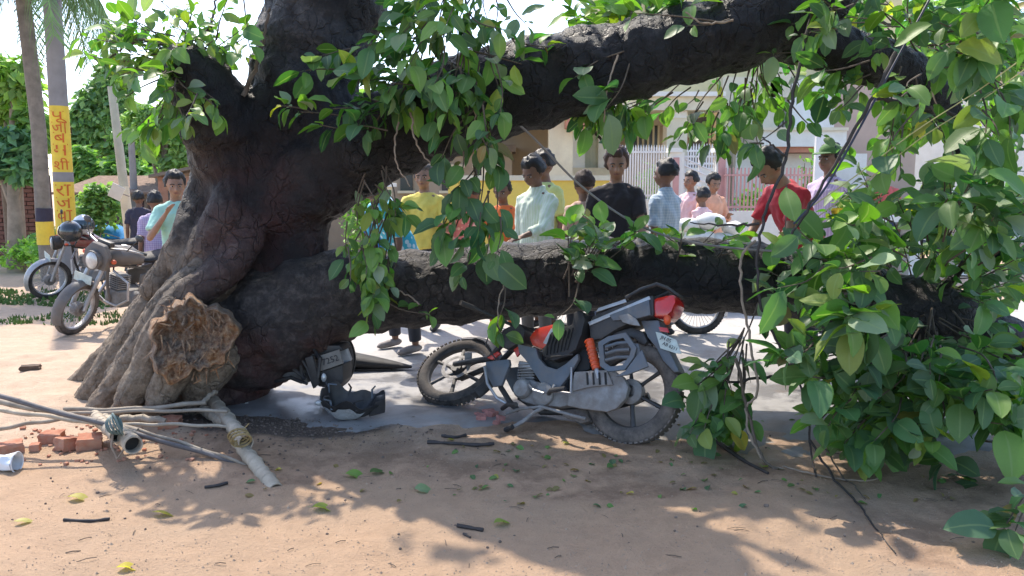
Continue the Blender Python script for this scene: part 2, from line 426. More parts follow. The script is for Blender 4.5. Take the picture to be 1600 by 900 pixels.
def bark_up(me, lump, fine, ridge=0, axisv=None):
    ax_ = Vector(axisv).normalized() if axisv else None
    P = co_of(me); Nn = nrm_of(me); out = P.copy(); sandy = np.zeros(len(P)); red = np.zeros(len(P))
    for i in range(len(P)):
        p = Vector(P[i])
        d = lump * mn.noise(p * 2.6) + lump * .5 * mn.noise(p * 6.5)
        d += fine * mn.fractal(p * 15, .7, 2.1, 4) + fine * .6 * mn.noise(p * 45)
        v = mn.noise(p * 3.7 + Vector((9, 2, 4)))
        if v > .35: d -= lump * .8 * (v - .35)
        if ridge:
            q = p - ax_ * p.dot(ax_) * .84 if ax_ else p
            d += ridge * (mn.turbulence(q * 9, 3, False) - .5) - ridge * .9 * max(0, .12 - abs(mn.noise(q * 11))) * 8
        out[i] += Nn[i] * d
    set_co(me, out); return out
def paint(me, fs, fr):
    P = co_of(me)
    for nme, f in (('sandy', fs), ('red', fr)):
        a = me.attributes.new(nme, 'FLOAT', 'POINT'); a.data.foreach_set('value', [float(f(p)) for p in P])
tree = thing('fallen_tree', 'huge fallen banyan tree with dark bark lying across the road over a motorcycle', 'tree', gp(300, 650))
tree_mw = Matrix.Translation(tree.location)
TI = tree_mw.inverted()
bpy.context.view_layer.update()
def part(name, me_or_mb, mat_, parent=tree, local=TI, **k):
    """a part of the tree: mesh given in world coordinates"""
    if isinstance(me_or_mb, MB): me_or_mb = me_or_mb.mesh(name, **k)
    me_or_mb.transform(local)
    if len(me_or_mb.materials) == 0: me_or_mb.materials.append(mat_)
    return link(name, me_or_mb, None, parent)
def flare(mb): # swollen folds of wood on the sunlit left flank of the trunk
    for pp in ([(326, 262, 5.38, 26), (314, 315, 5.3, 28), (298, 365, 5.2, 30), (270, 412, 5.2, 27), (238, 455, 5.2, 22)],
               [(402, 325, 5.22, 22), (384, 380, 5.08, 27), (342, 430, 4.97, 31), (282, 474, 4.93, 31), (226, 535, 4.93, 28), (184, 590, 4.93, 24)],
               [(366, 300, 5.2, 34), (350, 350, 5.1, 36), (315, 398, 5.08, 30), (290, 428, 5.08, 22)],
               [(440, 300, 5.45, 58), (462, 350, 5.45, 54), (440, 430, 5.45, 62), (400, 500, 5.4, 60)],
               [(500, 150, 5.5, 60), (520, 210, 5.4, 55)],
               [(300, 470, 5.15, 40), (285, 520, 5.12, 45), (270, 580, 5.15, 38)],
               [(330, 600, 5.3, 46), (300, 610, 5.3, 42)]):
        c = chain(pp, 4); mb.tube([p for p, r in c], [r for p, r in c], 14); mb.sph(c[0][0], c[0][1], 12); mb.sph(c[-1][0], c[-1][1], 12)
    for (a, b, Y, r) in ((880, 88, 5.0, 32), (1140, 48, 4.95, 30), (560, 240, 5.1, 40), (470, 130, 5.3, 44)):
        mb.sph(at(a, b, Y), r * Y / F, 12)
def px_of(p):
    d = Vector(p) - Vector((0, 0, CH)); fz = d.y * cos(TH) - d.z * sin(TH); up = d.y * sin(TH) + d.z * cos(TH)
    return 800 + F * d.x / fz, 450 - F * up / fz
me = tree_mesh(['trunk', 'stub', 'up', 'over', 'fork'], .021, flare)
bark_up(me, .015, .006, .012, (-.35, 0, 1))
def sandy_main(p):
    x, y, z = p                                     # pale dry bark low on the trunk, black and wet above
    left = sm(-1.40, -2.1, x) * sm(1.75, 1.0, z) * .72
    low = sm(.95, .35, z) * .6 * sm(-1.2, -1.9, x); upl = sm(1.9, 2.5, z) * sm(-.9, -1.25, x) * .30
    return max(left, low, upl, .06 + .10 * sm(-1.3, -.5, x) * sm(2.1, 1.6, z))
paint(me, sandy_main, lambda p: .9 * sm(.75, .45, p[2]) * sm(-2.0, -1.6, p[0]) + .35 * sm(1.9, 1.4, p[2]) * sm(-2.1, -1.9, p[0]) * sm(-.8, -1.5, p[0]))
# the same continuous surface, parted where trunk and limbs meet
segs = {}
for nme in ('trunk', 'stub', 'up', 'over', 'fork'): segs[nme] = [(np.array(p), r) for p, r in CH_[nme]]
cen = np.empty(len(me.polygons) * 3); me.polygons.foreach_get('center', cen); cen = cen.reshape(-1, 3)
best = np.full(len(cen), 1e9); lab = np.zeros(len(cen), int)
for k, nme in enumerate(segs):
    for i, (p, r) in enumerate(segs[nme]):
        if nme != 'trunk' and i < 8: continue
        d = np.linalg.norm(cen - p, axis=1) - r; q = d < best; best[q] = d[q]; lab[q] = k
bmx = bmesh.new(); bmx.from_mesh(me)
for k, (nme, pn) in enumerate((('trunk', 'trunk'), ('stub', 'broken_limb'), ('up', 'limb'), ('over', 'limb'), ('fork', 'limb'))):
    b2 = bmx.copy(); b2.faces.ensure_lookup_table()
    bmesh.ops.delete(b2, geom=[f for f in b2.faces if lab[f.index] != k], context='FACES')
    m2 = bpy.data.meshes.new(pn); b2.to_mesh(m2); b2.free(); m2.shade_smooth()
    o = part(pn, m2, M_BARK)
    if nme == 'stub': o['label'] = 'broken-off stub of a limb wrapped in young leaves'
    if nme == 'trunk': TRUNK = o
bmx.free()
me = tree_mesh(['low'], .021, lambda mb: [mb.sph(at(a, b, Y), r * Y / F, 12) for (a, b, Y, r) in ((600, 430, 5.1, 34), (1010, 415, 5.2, 36), (480, 470, 5.3, 60), (1380, 490, 4.75, 44))])
bark_up(me, .015, .006, .010, (1, 0, .05))
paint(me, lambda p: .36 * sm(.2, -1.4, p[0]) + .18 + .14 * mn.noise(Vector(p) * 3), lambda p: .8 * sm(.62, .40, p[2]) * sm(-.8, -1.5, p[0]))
o = part('limb', me, M_BARK); o['label'] = 'long lower limb lying level just above the road'
# roots, each running down to the sand
roots = [
    [(300, 400, 5.3, 40), (262, 450, 5.3, 32), (222, 505, 5.25, 31), (180, 565, 5.2, 27), (148, 612, 5.15, 24), (118, 655, 5.15, 20)],
    [(330, 430, 5.1, 46), (285, 465, 5.0, 38), (240, 525, 4.95, 36), (195, 590, 4.92, 30), (165, 628, 4.9, 26), (140, 668, 4.9, 22)],
    [(270, 480, 4.85, 22), (240, 530, 4.82, 25), (232, 575, 4.8, 30), (205, 620, 4.78, 28), (185, 668, 4.78, 22)],
    [(300, 520, 4.85, 40), (280, 565, 4.75, 33), (262, 600, 4.72, 27), (246, 632, 4.7, 23), (232, 672, 4.7, 18)],
    [(335, 560, 5.0, 45), (310, 600, 4.95, 34), (290, 640, 4.95, 24), (275, 668, 4.95, 18)],
    [(250, 480, 5.5, 34), (200, 530, 5.6, 28), (150, 575, 5.6, 22), (100, 612, 5.6, 16)],
]
for q, r_ in enumerate(roots):
    c = chain(r_, 5); mb = MB(); mb.tube([p for p, r in c], [r * (1 + .03 * sin(i * .9 + q)) for i, (p, r) in enumerate(c)], 16)
    for p, r in (c[0], c[-1]): mb.sph(p, r * .97, 12)
    me = remesh(mb, .014, 3, 'root'); bark_up(me, .008, .006, .012, (-.6, -.1, -.8))
    paint(me, lambda p: .62 + .45 * sm(1.0, .25, p[2]), lambda p: 0)  # tan root bark, its tone raised further to look sunlit
    part('root', me, M_BARK)
# torn open wood between the roots
m, N = newmat('torn_wood'); co = N.co()
n1 = N.noise(7, 10, co, .75); n2 = N.noise(32, 10, co, .8)
c = N.ramp(n2, [(.3, (.07, .035, .02)), (.44, (.34, .15, .06)), (.58, (.55, .34, .18)), (.72, (.72, .60, .44))])
c = N.mix(N.ramp(N.noise(5, 8, co), [(.40, (.85, .85, .85)), (.60, (0, 0, 0))]), c, N.ramp(n2, [(.35, (.06, .05, .045)), (.5, (.24, .20, .165)), (.7, (.48, .42, .34))])); N.base(c)
N.p.inputs['Roughness'].default_value = .95; N.bump(n2, 1, .03); M_TORN = m
vs = []; fs = []; nr = 46; na = 84; C0 = at(300, 530, 4.64); nrm = Vector((.38, -.9, .12)).normalized(); S = nrm.cross(Vector((0, 0, 1))).normalized() * -1; T = Vector((0, 0, 1)); T = (T - nrm * T.dot(nrm)).normalized()
for i in range(nr):
    for j in range(na):
        r = (i / (nr - 1)); a = 2 * pi * j / na
        w = .96 + .16 * sin(2 * a + 1) + .09 * sin(3 * a + 2) + .07 * sin(5 * a) + .05 * sin(9 * a + 1) + .04 * sin(17 * a)
        p = C0 + S * (cos(a) * r * w * .235) + T * (sin(a) * r * w * .285)
        q = p * 1.0
        h = .07 * mn.noise(Vector((q.x * 5, 3, q.z * 4))) + .05 * mn.fractal(Vector((q.x * 9, q.y * 9, q.z * 5)), .6, 2.2, 5) + .030 * abs(mn.noise(Vector((q.x * 26, 0, q.z * 13)))) + .02 * mn.cell(Vector((q.x * 22, 0, q.z * 14)))
        rim = (.035 + .05 * mn.noise(Vector((cos(a) * 3, sin(a) * 3, 5)))) * math.exp(-((r - .86) / .07) ** 2)
        back = -.22 * max(0, r - .88) / .12
        vs.append(p + nrm * (h + rim + back - .05 * (1 - r) ** 2 + .0))
for i in range(nr - 1):
    for j in range(na):
        a = i * na + j; b = i * na + (j + 1) % na; fs.append((a, b, b + na, a + na))
me = bpy.data.meshes.new('torn_wood'); me.from_pydata([tuple(v) for v in vs], [], fs); me.update(); me.shade_smooth()
o = part('torn_wood', me, M_TORN); o['label'] = 'ragged orange-brown face of torn wood above the roots'
mb = MB()
for _ in range(90):
    a = U(0, 2 * pi); r = sqrt(R()) * .85; p = C0 + S * cos(a) * r * .26 + T * sin(a) * r * .3 + nrm * U(.01, .06)
    d = (T * U(-1, .6) + S * U(-.5, .5) + nrm * U(-.1, .4)).normalized() * U(.03, .10)
    mb.tube([p, p + d * .5 + nrm * U(-.01, .01), p + d], [U(.003, .009), .004, .0015], 5)
o = part('wood_splinters', mb, M_TORN); o['kind'] = 'stuff'
# ------------------------------------------------------------------ leaves
m, N = newmat('leaf')
lc = N.attr('lc', 'Color'); vein = N.attr('vein'); co = N.co()
n = N.noise(14, 5, co)
c = N.mix(N.ramp(n, [(.3, (.35,) * 3), (.7, (0, 0, 0))]), lc, N.mix(1.0, lc, (.55, .6, .5), 'MULTIPLY'))
c = N.mix(N.ramp(vein, [(.80, (0, 0, 0)), (.93, (.6, .6, .6))]), c, (.30, .40, .16))
geo = N.new('ShaderNodeNewGeometry')
c = N.mix(N.math('MULTIPLY', geo.outputs['Backfacing'], .5), c, N.mix(.5, lc, (.20, .27, .15)))
N.base(c); N.p.inputs['Roughness'].default_value = .36; N.p.inputs['Specular IOR Level'].default_value = .4
N.l.new(N.math('ADD', N.math('MULTIPLY', n, .25), .34), N.p.inputs['Roughness'])
N.bump(N.noise(40, 4, co), .25, .004)
tr = N.new('ShaderNodeBsdfTranslucent'); N.l.new(N.mix(1.0, c, (1.5, 1.9, .55), 'MULTIPLY'), tr.inputs[0])
ms = N.new('ShaderNodeMixShader'); ms.inputs[0].default_value = .36
out = N.n['Material Output']; N.l.new(N.p.outputs[0], ms.inputs[1]); N.l.new(tr.outputs[0], ms.inputs[2]); N.l.new(ms.outputs[0], out.inputs[0])
M_LEAF = m
M_TWIG = mat('twig', (.10, .075, .055), .8, .35, 20, .3)
M_TWIGL = mat('pale_twig', (.26, .20, .15), .8, .3, 20, .3)
M_ROOTV = mat('dark_vine', (.035, .028, .026), .7, .4, 20, .3)
TONES = [(.036, .105, .052), (.056, .160, .050), (.092, .205, .038), (.15, .27, .042), (.28, .36, .06), (.50, .40, .06), (.20, .28, .19), (.26, .15, .05)]
def leaf_mesh(L=1.0, w=.27, fold=.25, curl=.25, seed=0, tone=0, jit=0.0):
    rnd = random.Random(seed); st = [0, .10, .24, .40, .56, .72, .86, 1.0]
    W = [0.02, .46, .85, 1.0, .99, .84, .52, .0]
    vs = []; fs = []; vein = []
    tw = rnd.uniform(-.35, .35); sk = rnd.uniform(-.08, .08)
    vs += [(-.16, 0, .012), (-.16, .006, 0), (-.16, -.006, 0)]; vein += [1, 1, 1]      # leaf stalk
    for i, t in enumerate(st):
        zc = -curl * t * t + .03 * sin(t * 5); yo = sk * sin(t * 3)
        for sd, q in ((1, 1.0), (1, .5), (0, 0), (-1, .5), (-1, 1.0)):
            y = w * W[i] * q * (sd if sd else 0); z = zc + fold * w * W[i] * (q ** 1.4 if sd else 0) + .018 * sin(t * 21 + sd) * q * (1 if sd else 0)
            a = tw * t; y2 = y * cos(a) - (z - zc) * sin(a); z2 = zc + y * sin(a) + (z - zc) * cos(a)
            vs.append((t, y2 + yo, z2)); vein.append(1.0 if sd == 0 else 0.0)
    for i in range(len(st) - 1):
        for k in range(4):
            a = 3 + i * 5 + k; fs.append((a, a + 5, a + 6, a + 1))
    c0 = 3 + 2; fs += [(0, 1, c0), (1, 2, c0), (2, 0, c0)]
    c = TONES[tone]; k = rnd.uniform(.75, 1.3); col = tuple(x * k * rnd.uniform(.9, 1.1) for x in c)
    return [Vector(v) * L for v in vs], fs, vein, col
VAR = {}
def leaf_var(v, tone):
    if (v, tone) not in VAR:
        rr = random.Random(v * 31 + tone)
        VAR[(v, tone)] = leaf_mesh(1, rr.uniform(.26, .34), rr.uniform(.10, .45), rr.uniform(.05, .4), v * 31 + tone, tone)
    return VAR[(v, tone)]
LMESH = {}
def leaf_me(v, tone):
    if (v, tone) not in LMESH:
        vs, fs, ve, col = leaf_var(v, tone); me = bpy.data.meshes.new('leaf'); me.from_pydata(vs, [], fs)
        a = me.color_attributes.new('lc', 'FLOAT_COLOR', 'POINT'); a.data.foreach_set('color', [*col, 1] * len(vs))
        b = me.attributes.new('vein', 'FLOAT', 'POINT'); b.data.foreach_set('value', ve); me.update(); me.shade_smooth(); me.materials.append(M_LEAF); LMESH[(v, tone)] = me
    return LMESH[(v, tone)]
def leaf_stuff(name, leaves, parent=None, local=None, mat_=None):
    V = []; Fc = []; VE = []; C = []; b = 0
    for M, v, tone in leaves:
        vs, fs, ve, col = leaf_var(v, tone); A = np.array(M)
        p = np.array([tuple(q) for q in vs]) @ A[:3, :3].T + A[:3, 3]; V.append(p)
        Fc += [tuple(b + i for i in f) for f in fs]; VE += ve; k = U(.8, 1.25); C += [col[0] * k, col[1] * k, col[2] * k, 1] * len(vs); b += len(vs)
    V = np.vstack(V); me = bpy.data.meshes.new(name); me.from_pydata(V.tolist(), [], Fc)
    a = me.color_attributes.new('lc', 'FLOAT_COLOR', 'POINT'); a.data.foreach_set('color', C)
    q = me.attributes.new('vein', 'FLOAT', 'POINT'); q.data.foreach_set('value', VE); me.update(); me.shade_smooth()
    if local is not None: me.transform(local)
    me.materials.append(mat_ or M_LEAF); return link(name, me, None, parent)
LEAVES = []; TW = MB()
TWIGS = []
def orient(p, d, L, roll=None):
    d = d.normalized(); up = Vector((U(-.5, .5), U(-.7, .2), 1.0))
    s = up.cross(d)
    if s.length < .05: s = Vector((1, 0, 0)).cross(d)
    s.normalize(); n_ = d.cross(s)
    M = Matrix((d, s, n_)).transposed(); a = U(-.7, .7) if roll is None else roll
    M = M @ Matrix.Rotation(a, 3, 'X')
    return Matrix.Translation(p + d * L * .16) @ (M * L).to_4x4()
def pick(tw): # tw: weights list of (tone, weight)
    t = R() * sum(w for _, w in tw)
    for k, w in tw:
        t -= w
        if t <= 0: return k
    return tw[-1][0]
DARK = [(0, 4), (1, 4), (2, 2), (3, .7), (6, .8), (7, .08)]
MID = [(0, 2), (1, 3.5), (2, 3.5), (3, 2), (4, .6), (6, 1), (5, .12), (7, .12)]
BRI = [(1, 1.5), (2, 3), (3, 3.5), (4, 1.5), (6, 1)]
def whorl(p, ax, n, L, tw, droop=.25, open_=1.0):
    ax = ax.normalized(); s, t = frame(ax); a0 = U(0, 6.28)
    for k in range(n):
        a = a0 + k * 2.4; o = open_ * U(.55, 1.25)
        d = ax * cos(o) + (s * cos(a) + t * sin(a)) * sin(o); d.z -= droop * U(.4, 1.6)
        l = L * (U(.28, .6) if R() < .25 else U(.6, 1.25)); LEAVES.append((orient(p + ax * U(-.3, .1) * L, d, l), int(U(0, 6)), pick(tw), l))
def spray(A, B, n, L, tw, r=.006, droop=.25, sag=.05, m_=None, single=False):
    """a twig from A to B that carries leaves along its outer part and a whorl at its tip"""
    A = Vector(A); B = Vector(B); d = B - A; ln = d.length
    mid = (A + B) / 2 + Vector((U(-1, 1), U(-1, 1), U(-.3, 1))) * ln * .10 - Vector((0, 0, sag * ln))
    pts = [Vector(p) for p in cr([tuple(A), tuple(mid), tuple(B)], 5)]
    mb = MB() if single else TW
    mb.tube(pts, [r * (1 - .6 * i / (len(pts) - 1)) for i in range(len(pts))], 5)
    if single: TWIGS.append((mb, m_))
    nt_ = max(2, int(n * .55)); whorl(B, (B - pts[-3]), nt_, L, tw, droop)
    for k in range(n - nt_):
        i = int(U(len(pts) * .3, len(pts) - 2)); p = pts[i].lerp(pts[i + 1], R()); t = (pts[i + 1] - pts[i]).normalized()
        s, q = frame(t); a = U(0, 6.28); dd = t * .6 + (s * cos(a) + q * sin(a)); dd.z -= droop * U(.2, 1.4)
        l = L * U(.6, 1.1); LEAVES.append((orient(p, dd, l), int(U(0, 6)), pick(tw), l))
def P3(q): return at(*q)
def S_(a, b, n, L, tw, **k): spray(at(*a), at(*b), n, L, tw, single=True, **k)
def fill(pts, anchor, n, L, tw, jit=(35, 30, .25), nl=(4, 7), **k):
    """sprays that end near each (px,py,Y) and start towards the anchor (px,py,Y)"""
    for _ in range(n):
        q = random.choice(pts); e = at(q[0] + random.gauss(0, jit[0]), q[1] + random.gauss(0, jit[1]), q[2] + random.gauss(0, jit[2]))
        if e.z < .06: e.z = U(.05, .15)
        a = at(*anchor) if anchor else e + Vector((U(-1, 1), U(-1, 1), U(-.4, 1)))
        st = e + (a - e).normalized() * U(.18, .4) + Vector((U(-.08, .08),) * 3)
        spray(st, e, int(U(*nl)), L * U(.85, 1.15), tw, **k)
# --- sprays that the photograph shows one by one: (start), (tip), leaves, length, tones
TWG = M_TWIGL
S_((580, 455, 5.0), (722, 432, 4.9), 0, .1, MID) if False else None
S_((735, 395, 5.0), (722, 428, 4.85), 4, .17, MID, droop=.7)
S_((790, 440, 5.0), (778, 500, 4.85), 4, .24, DARK, droop=.1)
S_((775, 505, 4.85), (784, 520, 4.8), 2, .19, MID, droop=.9)
S_((905, 440, 5.0), (870, 498, 4.75), 4, .17, MID, droop=-.3)
S_((600, 470, 5.0), (672, 492, 4.95), 6, .12, BRI, droop=.2)
S_((975, 80, 4.9), (900, 120, 4.8), 5, .17, DARK, droop=.3)
S_((985, 95, 4.9), (948, 168, 4.75), 6, .20, MID, droop=.1)
S_((1130, 35, 4.8), (985, 20, 4.7), 4, .20, BRI, droop=.3)
S_((1140, 30, 4.8), (1075, 40, 4.7), 2, .19, DARK, droop=1)
S_((740, 80, 4.8), (815, 100, 4.7), 4, .17, BRI)
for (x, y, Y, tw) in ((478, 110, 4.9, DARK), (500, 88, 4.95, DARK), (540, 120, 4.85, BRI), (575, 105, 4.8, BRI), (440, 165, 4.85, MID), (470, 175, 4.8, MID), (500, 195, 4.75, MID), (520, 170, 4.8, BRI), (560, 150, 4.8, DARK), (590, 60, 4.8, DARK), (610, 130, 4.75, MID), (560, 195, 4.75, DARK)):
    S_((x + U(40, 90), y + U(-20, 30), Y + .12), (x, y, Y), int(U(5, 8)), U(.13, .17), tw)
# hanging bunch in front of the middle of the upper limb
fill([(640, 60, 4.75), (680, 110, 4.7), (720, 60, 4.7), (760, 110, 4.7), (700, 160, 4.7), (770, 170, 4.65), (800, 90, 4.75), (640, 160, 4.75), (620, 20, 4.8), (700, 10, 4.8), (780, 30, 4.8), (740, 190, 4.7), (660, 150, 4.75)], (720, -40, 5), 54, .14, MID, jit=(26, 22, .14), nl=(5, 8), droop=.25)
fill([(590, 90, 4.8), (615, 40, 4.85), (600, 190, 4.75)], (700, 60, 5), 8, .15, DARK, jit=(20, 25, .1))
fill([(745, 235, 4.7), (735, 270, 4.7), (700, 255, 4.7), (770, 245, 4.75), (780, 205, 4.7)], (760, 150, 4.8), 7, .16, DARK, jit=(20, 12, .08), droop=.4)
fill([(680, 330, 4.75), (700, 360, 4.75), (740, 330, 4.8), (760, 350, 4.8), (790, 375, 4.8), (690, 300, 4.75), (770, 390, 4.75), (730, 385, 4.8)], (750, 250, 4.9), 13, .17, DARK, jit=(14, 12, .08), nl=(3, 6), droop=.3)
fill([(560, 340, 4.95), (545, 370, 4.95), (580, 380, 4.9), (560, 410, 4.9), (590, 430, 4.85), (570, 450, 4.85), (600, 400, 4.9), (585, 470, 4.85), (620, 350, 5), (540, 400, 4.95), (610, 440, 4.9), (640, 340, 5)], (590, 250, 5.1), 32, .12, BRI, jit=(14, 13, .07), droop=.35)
fill([(880, 350, 5.0), (900, 375, 4.95), (930, 350, 4.95), (940, 385, 4.9), (905, 395, 4.9), (950, 345, 5), (980, 370, 5.1)], (900, 440, 5.1), 16, .15, MID, jit=(12, 10, .06), droop=0)
fill([(1060, 370, 5.15), (1110, 365, 5.15), (1140, 380, 5.1), (1020, 368, 5.15)], (1060, 420, 5.3), 8, .13, BRI, jit=(20, 6, .1), droop=0)
# upper left, against the sky and the stub
fill([(190, 60, 5.2), (230, 40, 5.3), (280, 30, 5.2), (320, 60, 5.2), (260, 90, 5.0), (210, 110, 5.0), (180, 150, 5.1), (300, 70, 4.9), (250, 140, 4.9), (290, 160, 4.8), (200, 30, 5.4), (160, 80, 5.3), (340, 20, 5.3), (380, 40, 5.3), (370, 90, 5.2), (250, 0, 5.3), (215, 190, 5.0)], (310, 90, 5.2), 56, .115, BRI, jit=(20, 18, .15), nl=(5, 8), droop=.3)
fill([(270, 180, 4.85), (290, 150, 4.8), (260, 200, 4.85), (330, 60, 4.9), (350, 50, 5), (315, 150, 4.8)], (300, 90, 5.0), 12, .12, BRI, jit=(16, 14, .06), droop=.8)
# sprouts behind and below the upper limb to the right
fill([(1010, 150, 5.5), (1040, 140, 5.6), (1120, 190, 5.5), (1150, 215, 5.4), (1110, 225, 5.4), (1160, 170, 5.5), (1190, 190, 5.3), (1210, 160, 5.5), (1240, 140, 5.5), (1180, 140, 5.6), (1090, 125, 5.5), (1020, 165, 5.5), (960, 160, 5.4),  (1100, 190, 5.4), (1250, 150, 5.4)], (1180, 40, 5.3), 40, .14, MID, jit=(26, 24, .3), droop=.35)
fill([(920, 190, 5.3), (940, 170, 5.2), (905, 165, 5.3), (960, 185, 5.3)], (950, 110, 5.2), 10, .15, MID, jit=(14, 10, .08), droop=.5)
fill([(990, 5, 5.3), (1040, 0, 5.3), (960, 20, 5.4), (900, 30, 5.6), (860, 60, 5.6), (870, 15, 5.8), (1080, -5, 5.3), (930, 0, 5.6)], (1000, 60, 5.3), 26, .16, BRI, jit=(22, 12, .15), droop=0)
# the crown at the top right
CR1 = [(1290, 30), (1340, 20), (1400, 20), (1460, 20), (1520, 30), (1580, 20), (1300, 130), (1350, 150), (1400, 170), (1450, 150), (1510, 110), (1570, 90), (1480, 200), (1540, 180), (1590, 160), (1420, 240), (1500, 260), (1570, 250), (1270, 60), (1260, 20)]
fill([(x, y, U(4.6, 6.0)) for x, y in CR1 for _ in range(3)], (1420, 60, 5.4), 124, .14, MID, jit=(28, 24, .2), droop=.3)
fill([(1420, 165, 4.1), (1520, 130, 4.0), (1470, 250, 4.1), (1390, 240, 4.3), (1560, 210, 4.0), (1560, 40, 4.2), (1500, 60, 4.3), (1330, 120, 4.5)], (1500, 60, 4.6), 18, .18, MID, jit=(26, 22, .1), droop=.3)
fill([(x, y, U(5.8, 7.0)) for x, y in ((1300, 60), (1360, 60), (1440, 60), (1520, 60), (1580, 120), (1420, 200), (1500, 200), (1580, 220), (1380, 120), (1330, 20))], (1450, 60, 6), 70, .17, MID, jit=(35, 35, .3), droop=.4)
# the crown lying on the road at the right
CR2 = [(1350, 345), (1410, 320), (1470, 300), (1530, 310), (1580, 320), (1260, 395), (1330, 385), (1370, 390), (1440, 370), (1500, 360), (1570, 380), (1220, 430), (1260, 440), (1330, 430), (1290, 480), (1520, 430), (1590, 440), (1550, 480), (1240, 480), (1320, 500)]
fill([(x, y, U(4.2, 5.2)) for x, y in CR2 for _ in range(3)], (1450, 460, 5.0), 118, .15, MID, jit=(30, 24, .15), droop=.1)
fill([(1280, 400, 3.9), (1240, 370, 4.0), (1310, 440, 3.8), (1350, 500, 3.7), (1250, 470, 3.9), (1380, 360, 3.9), (1460, 400, 3.8), (1330, 360, 4.0), (1560, 350, 3.8), (1520, 300, 3.9)], (1450, 420, 4.4), 22, .19, MID, jit=(22, 18, .08), droop=.3)
fill([(x, y, U(5.4, 6.6)) for x, y in ((1400, 330), (1460, 320), (1530, 320), (1590, 350), (1350, 300), (1590, 440), (1320, 350), (1260, 360))], (1450, 460, 5.6), 50, .16, MID, jit=(30, 20, .2), droop=.3)
CR3 = [(1250, 560), (1300, 570), (1360, 580), (1420, 580), (1480, 570), (1540, 580), (1590, 590), (1300, 630), (1350, 640), (1420, 640), (1490, 640), (1550, 640), (1590, 660), (1330, 690), (1400, 690), (1380, 620), (1460, 600), (1520, 540), (1590, 530), (1420, 560), (1260, 590)]
fill([(x, y, min(U(3.7, 4.9), 1883 / max(60, y - 262))) for x, y in CR3 for _ in range(3)], (1450, 480, 4.6), 124, .155, MID, jit=(26, 20, .10), droop=-.05)
fill([(1340, 700, 3.85), (1380, 690, 3.8), (1410, 670, 3.85), (1450, 680, 3.8), (1330, 660, 3.9), (1500, 620, 3.7), (1560, 600, 3.6), (1590, 640, 3.6), (1470, 650, 3.8)], (1450, 560, 4.2), 20, .18, MID, jit=(18, 12, .06), droop=.1)
fill([(1500, 725, 3.75), (1590, 690, 3.7)], (1500, 650, 4), 6, .16, DARK, jit=(25, 6, .05), droop=.1)
fill([(1100, 580, 4.4), (1110, 610, 4.4), (1090, 640, 4.35), (1120, 660, 4.3), (1100, 680, 4.3), (1130, 690, 4.3), (1085, 695, 4.25), (1150, 650, 4.35), (1130, 590, 4.4)], (1150, 540, 4.5), 20, .15, MID, jit=(14, 14, .06), droop=-.1)
fill([(1570, 825, 3.05), (1600, 840, 3.0)], (1620, 780, 3.2), 3, .17, DARK, jit=(10, 5, .03))
fill([(1210, 370, 4.3), (1180, 225, 4.6), (1165, 235, 4.6)], (1220, 200, 4.8), 3, .19, DARK, jit=(14, 10, .05), droop=.5)
# the crown above the picture, which shades the road (this part of the banyan rises out of the frame)
for _ in range(140):
    x = U(-2.2, 3.6); z = U(2.7, 4.6); y = U(4.2, 8.2)
    if x > 1.0: y = U(3.4, 8.2)
    if x < -1.1 and z < 3.4: z += 1
    p = Vector((x, y, z)); q_, w_ = px_of(p)
    if w_ > -25: continue
    spray(p + Vector((U(-.3, .3), U(-.3, .3), U(.1, .4))), p, int(U(5, 8)), U(.13, .19), MID)
# leaves hung above the right-hand foreground
for _ in range(60):
    p = Vector((U(.5, 2.6), U(3.4, 4.3), U(2.5, 3.4)))
    if px_of(p)[1] > -20: continue
    spray(p + Vector((U(-.3, .3), U(-.3, .3), U(.1, .4))), p, int(U(4, 7)), U(.14, .2), MID)
# --- 300 leaves that show largest become parts, the rest one mass
def score(M, L):
    p = M.translation; a, b = px_of(p)
    if not (-20 < a < 1620 and -20 < b < 900): return 0
    t = px_of(p + Vector((M[0][0], M[1][0], M[2][0]))); w_ = px_of(p + Vector((M[0][1], M[1][1], M[2][1])) * .5)
    d1 = (t[0] - a, t[1] - b); d2 = (w_[0] - a, w_[1] - b); return abs(d1[0] * d2[1] - d1[1] * d2[0]) * (1.6 if p.y < 4.9 else 1) * (.5 if p.y > 5.4 else 1)
LEAVES.sort(key=lambda q: -score(q[0], q[3]))
for M, v, tone, L in LEAVES[:300]:
    o = link('leaf', leaf_me(v, tone), None, tree); o.matrix_world = M; o.matrix_parent_inverse = Matrix(); o.matrix_basis = TI @ M
    if tone == 5: o['label'] = 'yellowed leaf'
o = leaf_stuff('foliage', [(M, v, t) for M, v, t, L in LEAVES[300:]], tree, TI); o['kind'] = 'stuff'
o = part('twigs', TW, M_TWIG); o['kind'] = 'stuff'
for mb, mm in TWIGS: part('twig', mb, mm or M_TWIG)
# hanging stems, vines and aerial roots, each a branch of its own
def vine(pp, r, mt, taper=.6, name='hanging_root', wob=.006, n=7):
    c = cr([tuple(at(a, b, y)) for a, b, y in pp], n); pts = [Vector(p) + Vector((U(-1, 1), U(-1, 1), U(-1, 1))) * wob for p in c]
    for p in pts: p.z = max(p.z, .012)
    mb = MB(); mb.tube(pts, [r * (1 - (1 - taper) * i / (len(pts) - 1)) for i in range(len(pts))], 7); return part(name, mb, mt)
vine([(1278, -20, 4.7), (1255, 80, 4.6), (1236, 170, 4.5), (1228, 250, 4.4), (1200, 320, 4.35), (1185, 390, 4.3), (1190, 480, 4.25), (1222, 550, 4.2), (1255, 620, 4.15), (1268, 700, 4.1), (1275, 765, 3.9)], .011, M_ROOTV, .45, 'branch')
vine([(1228, 245, 4.4), (1205, 225, 4.4), (1190, 215, 4.45)], .007, M_ROOTV, .5, 'branch')
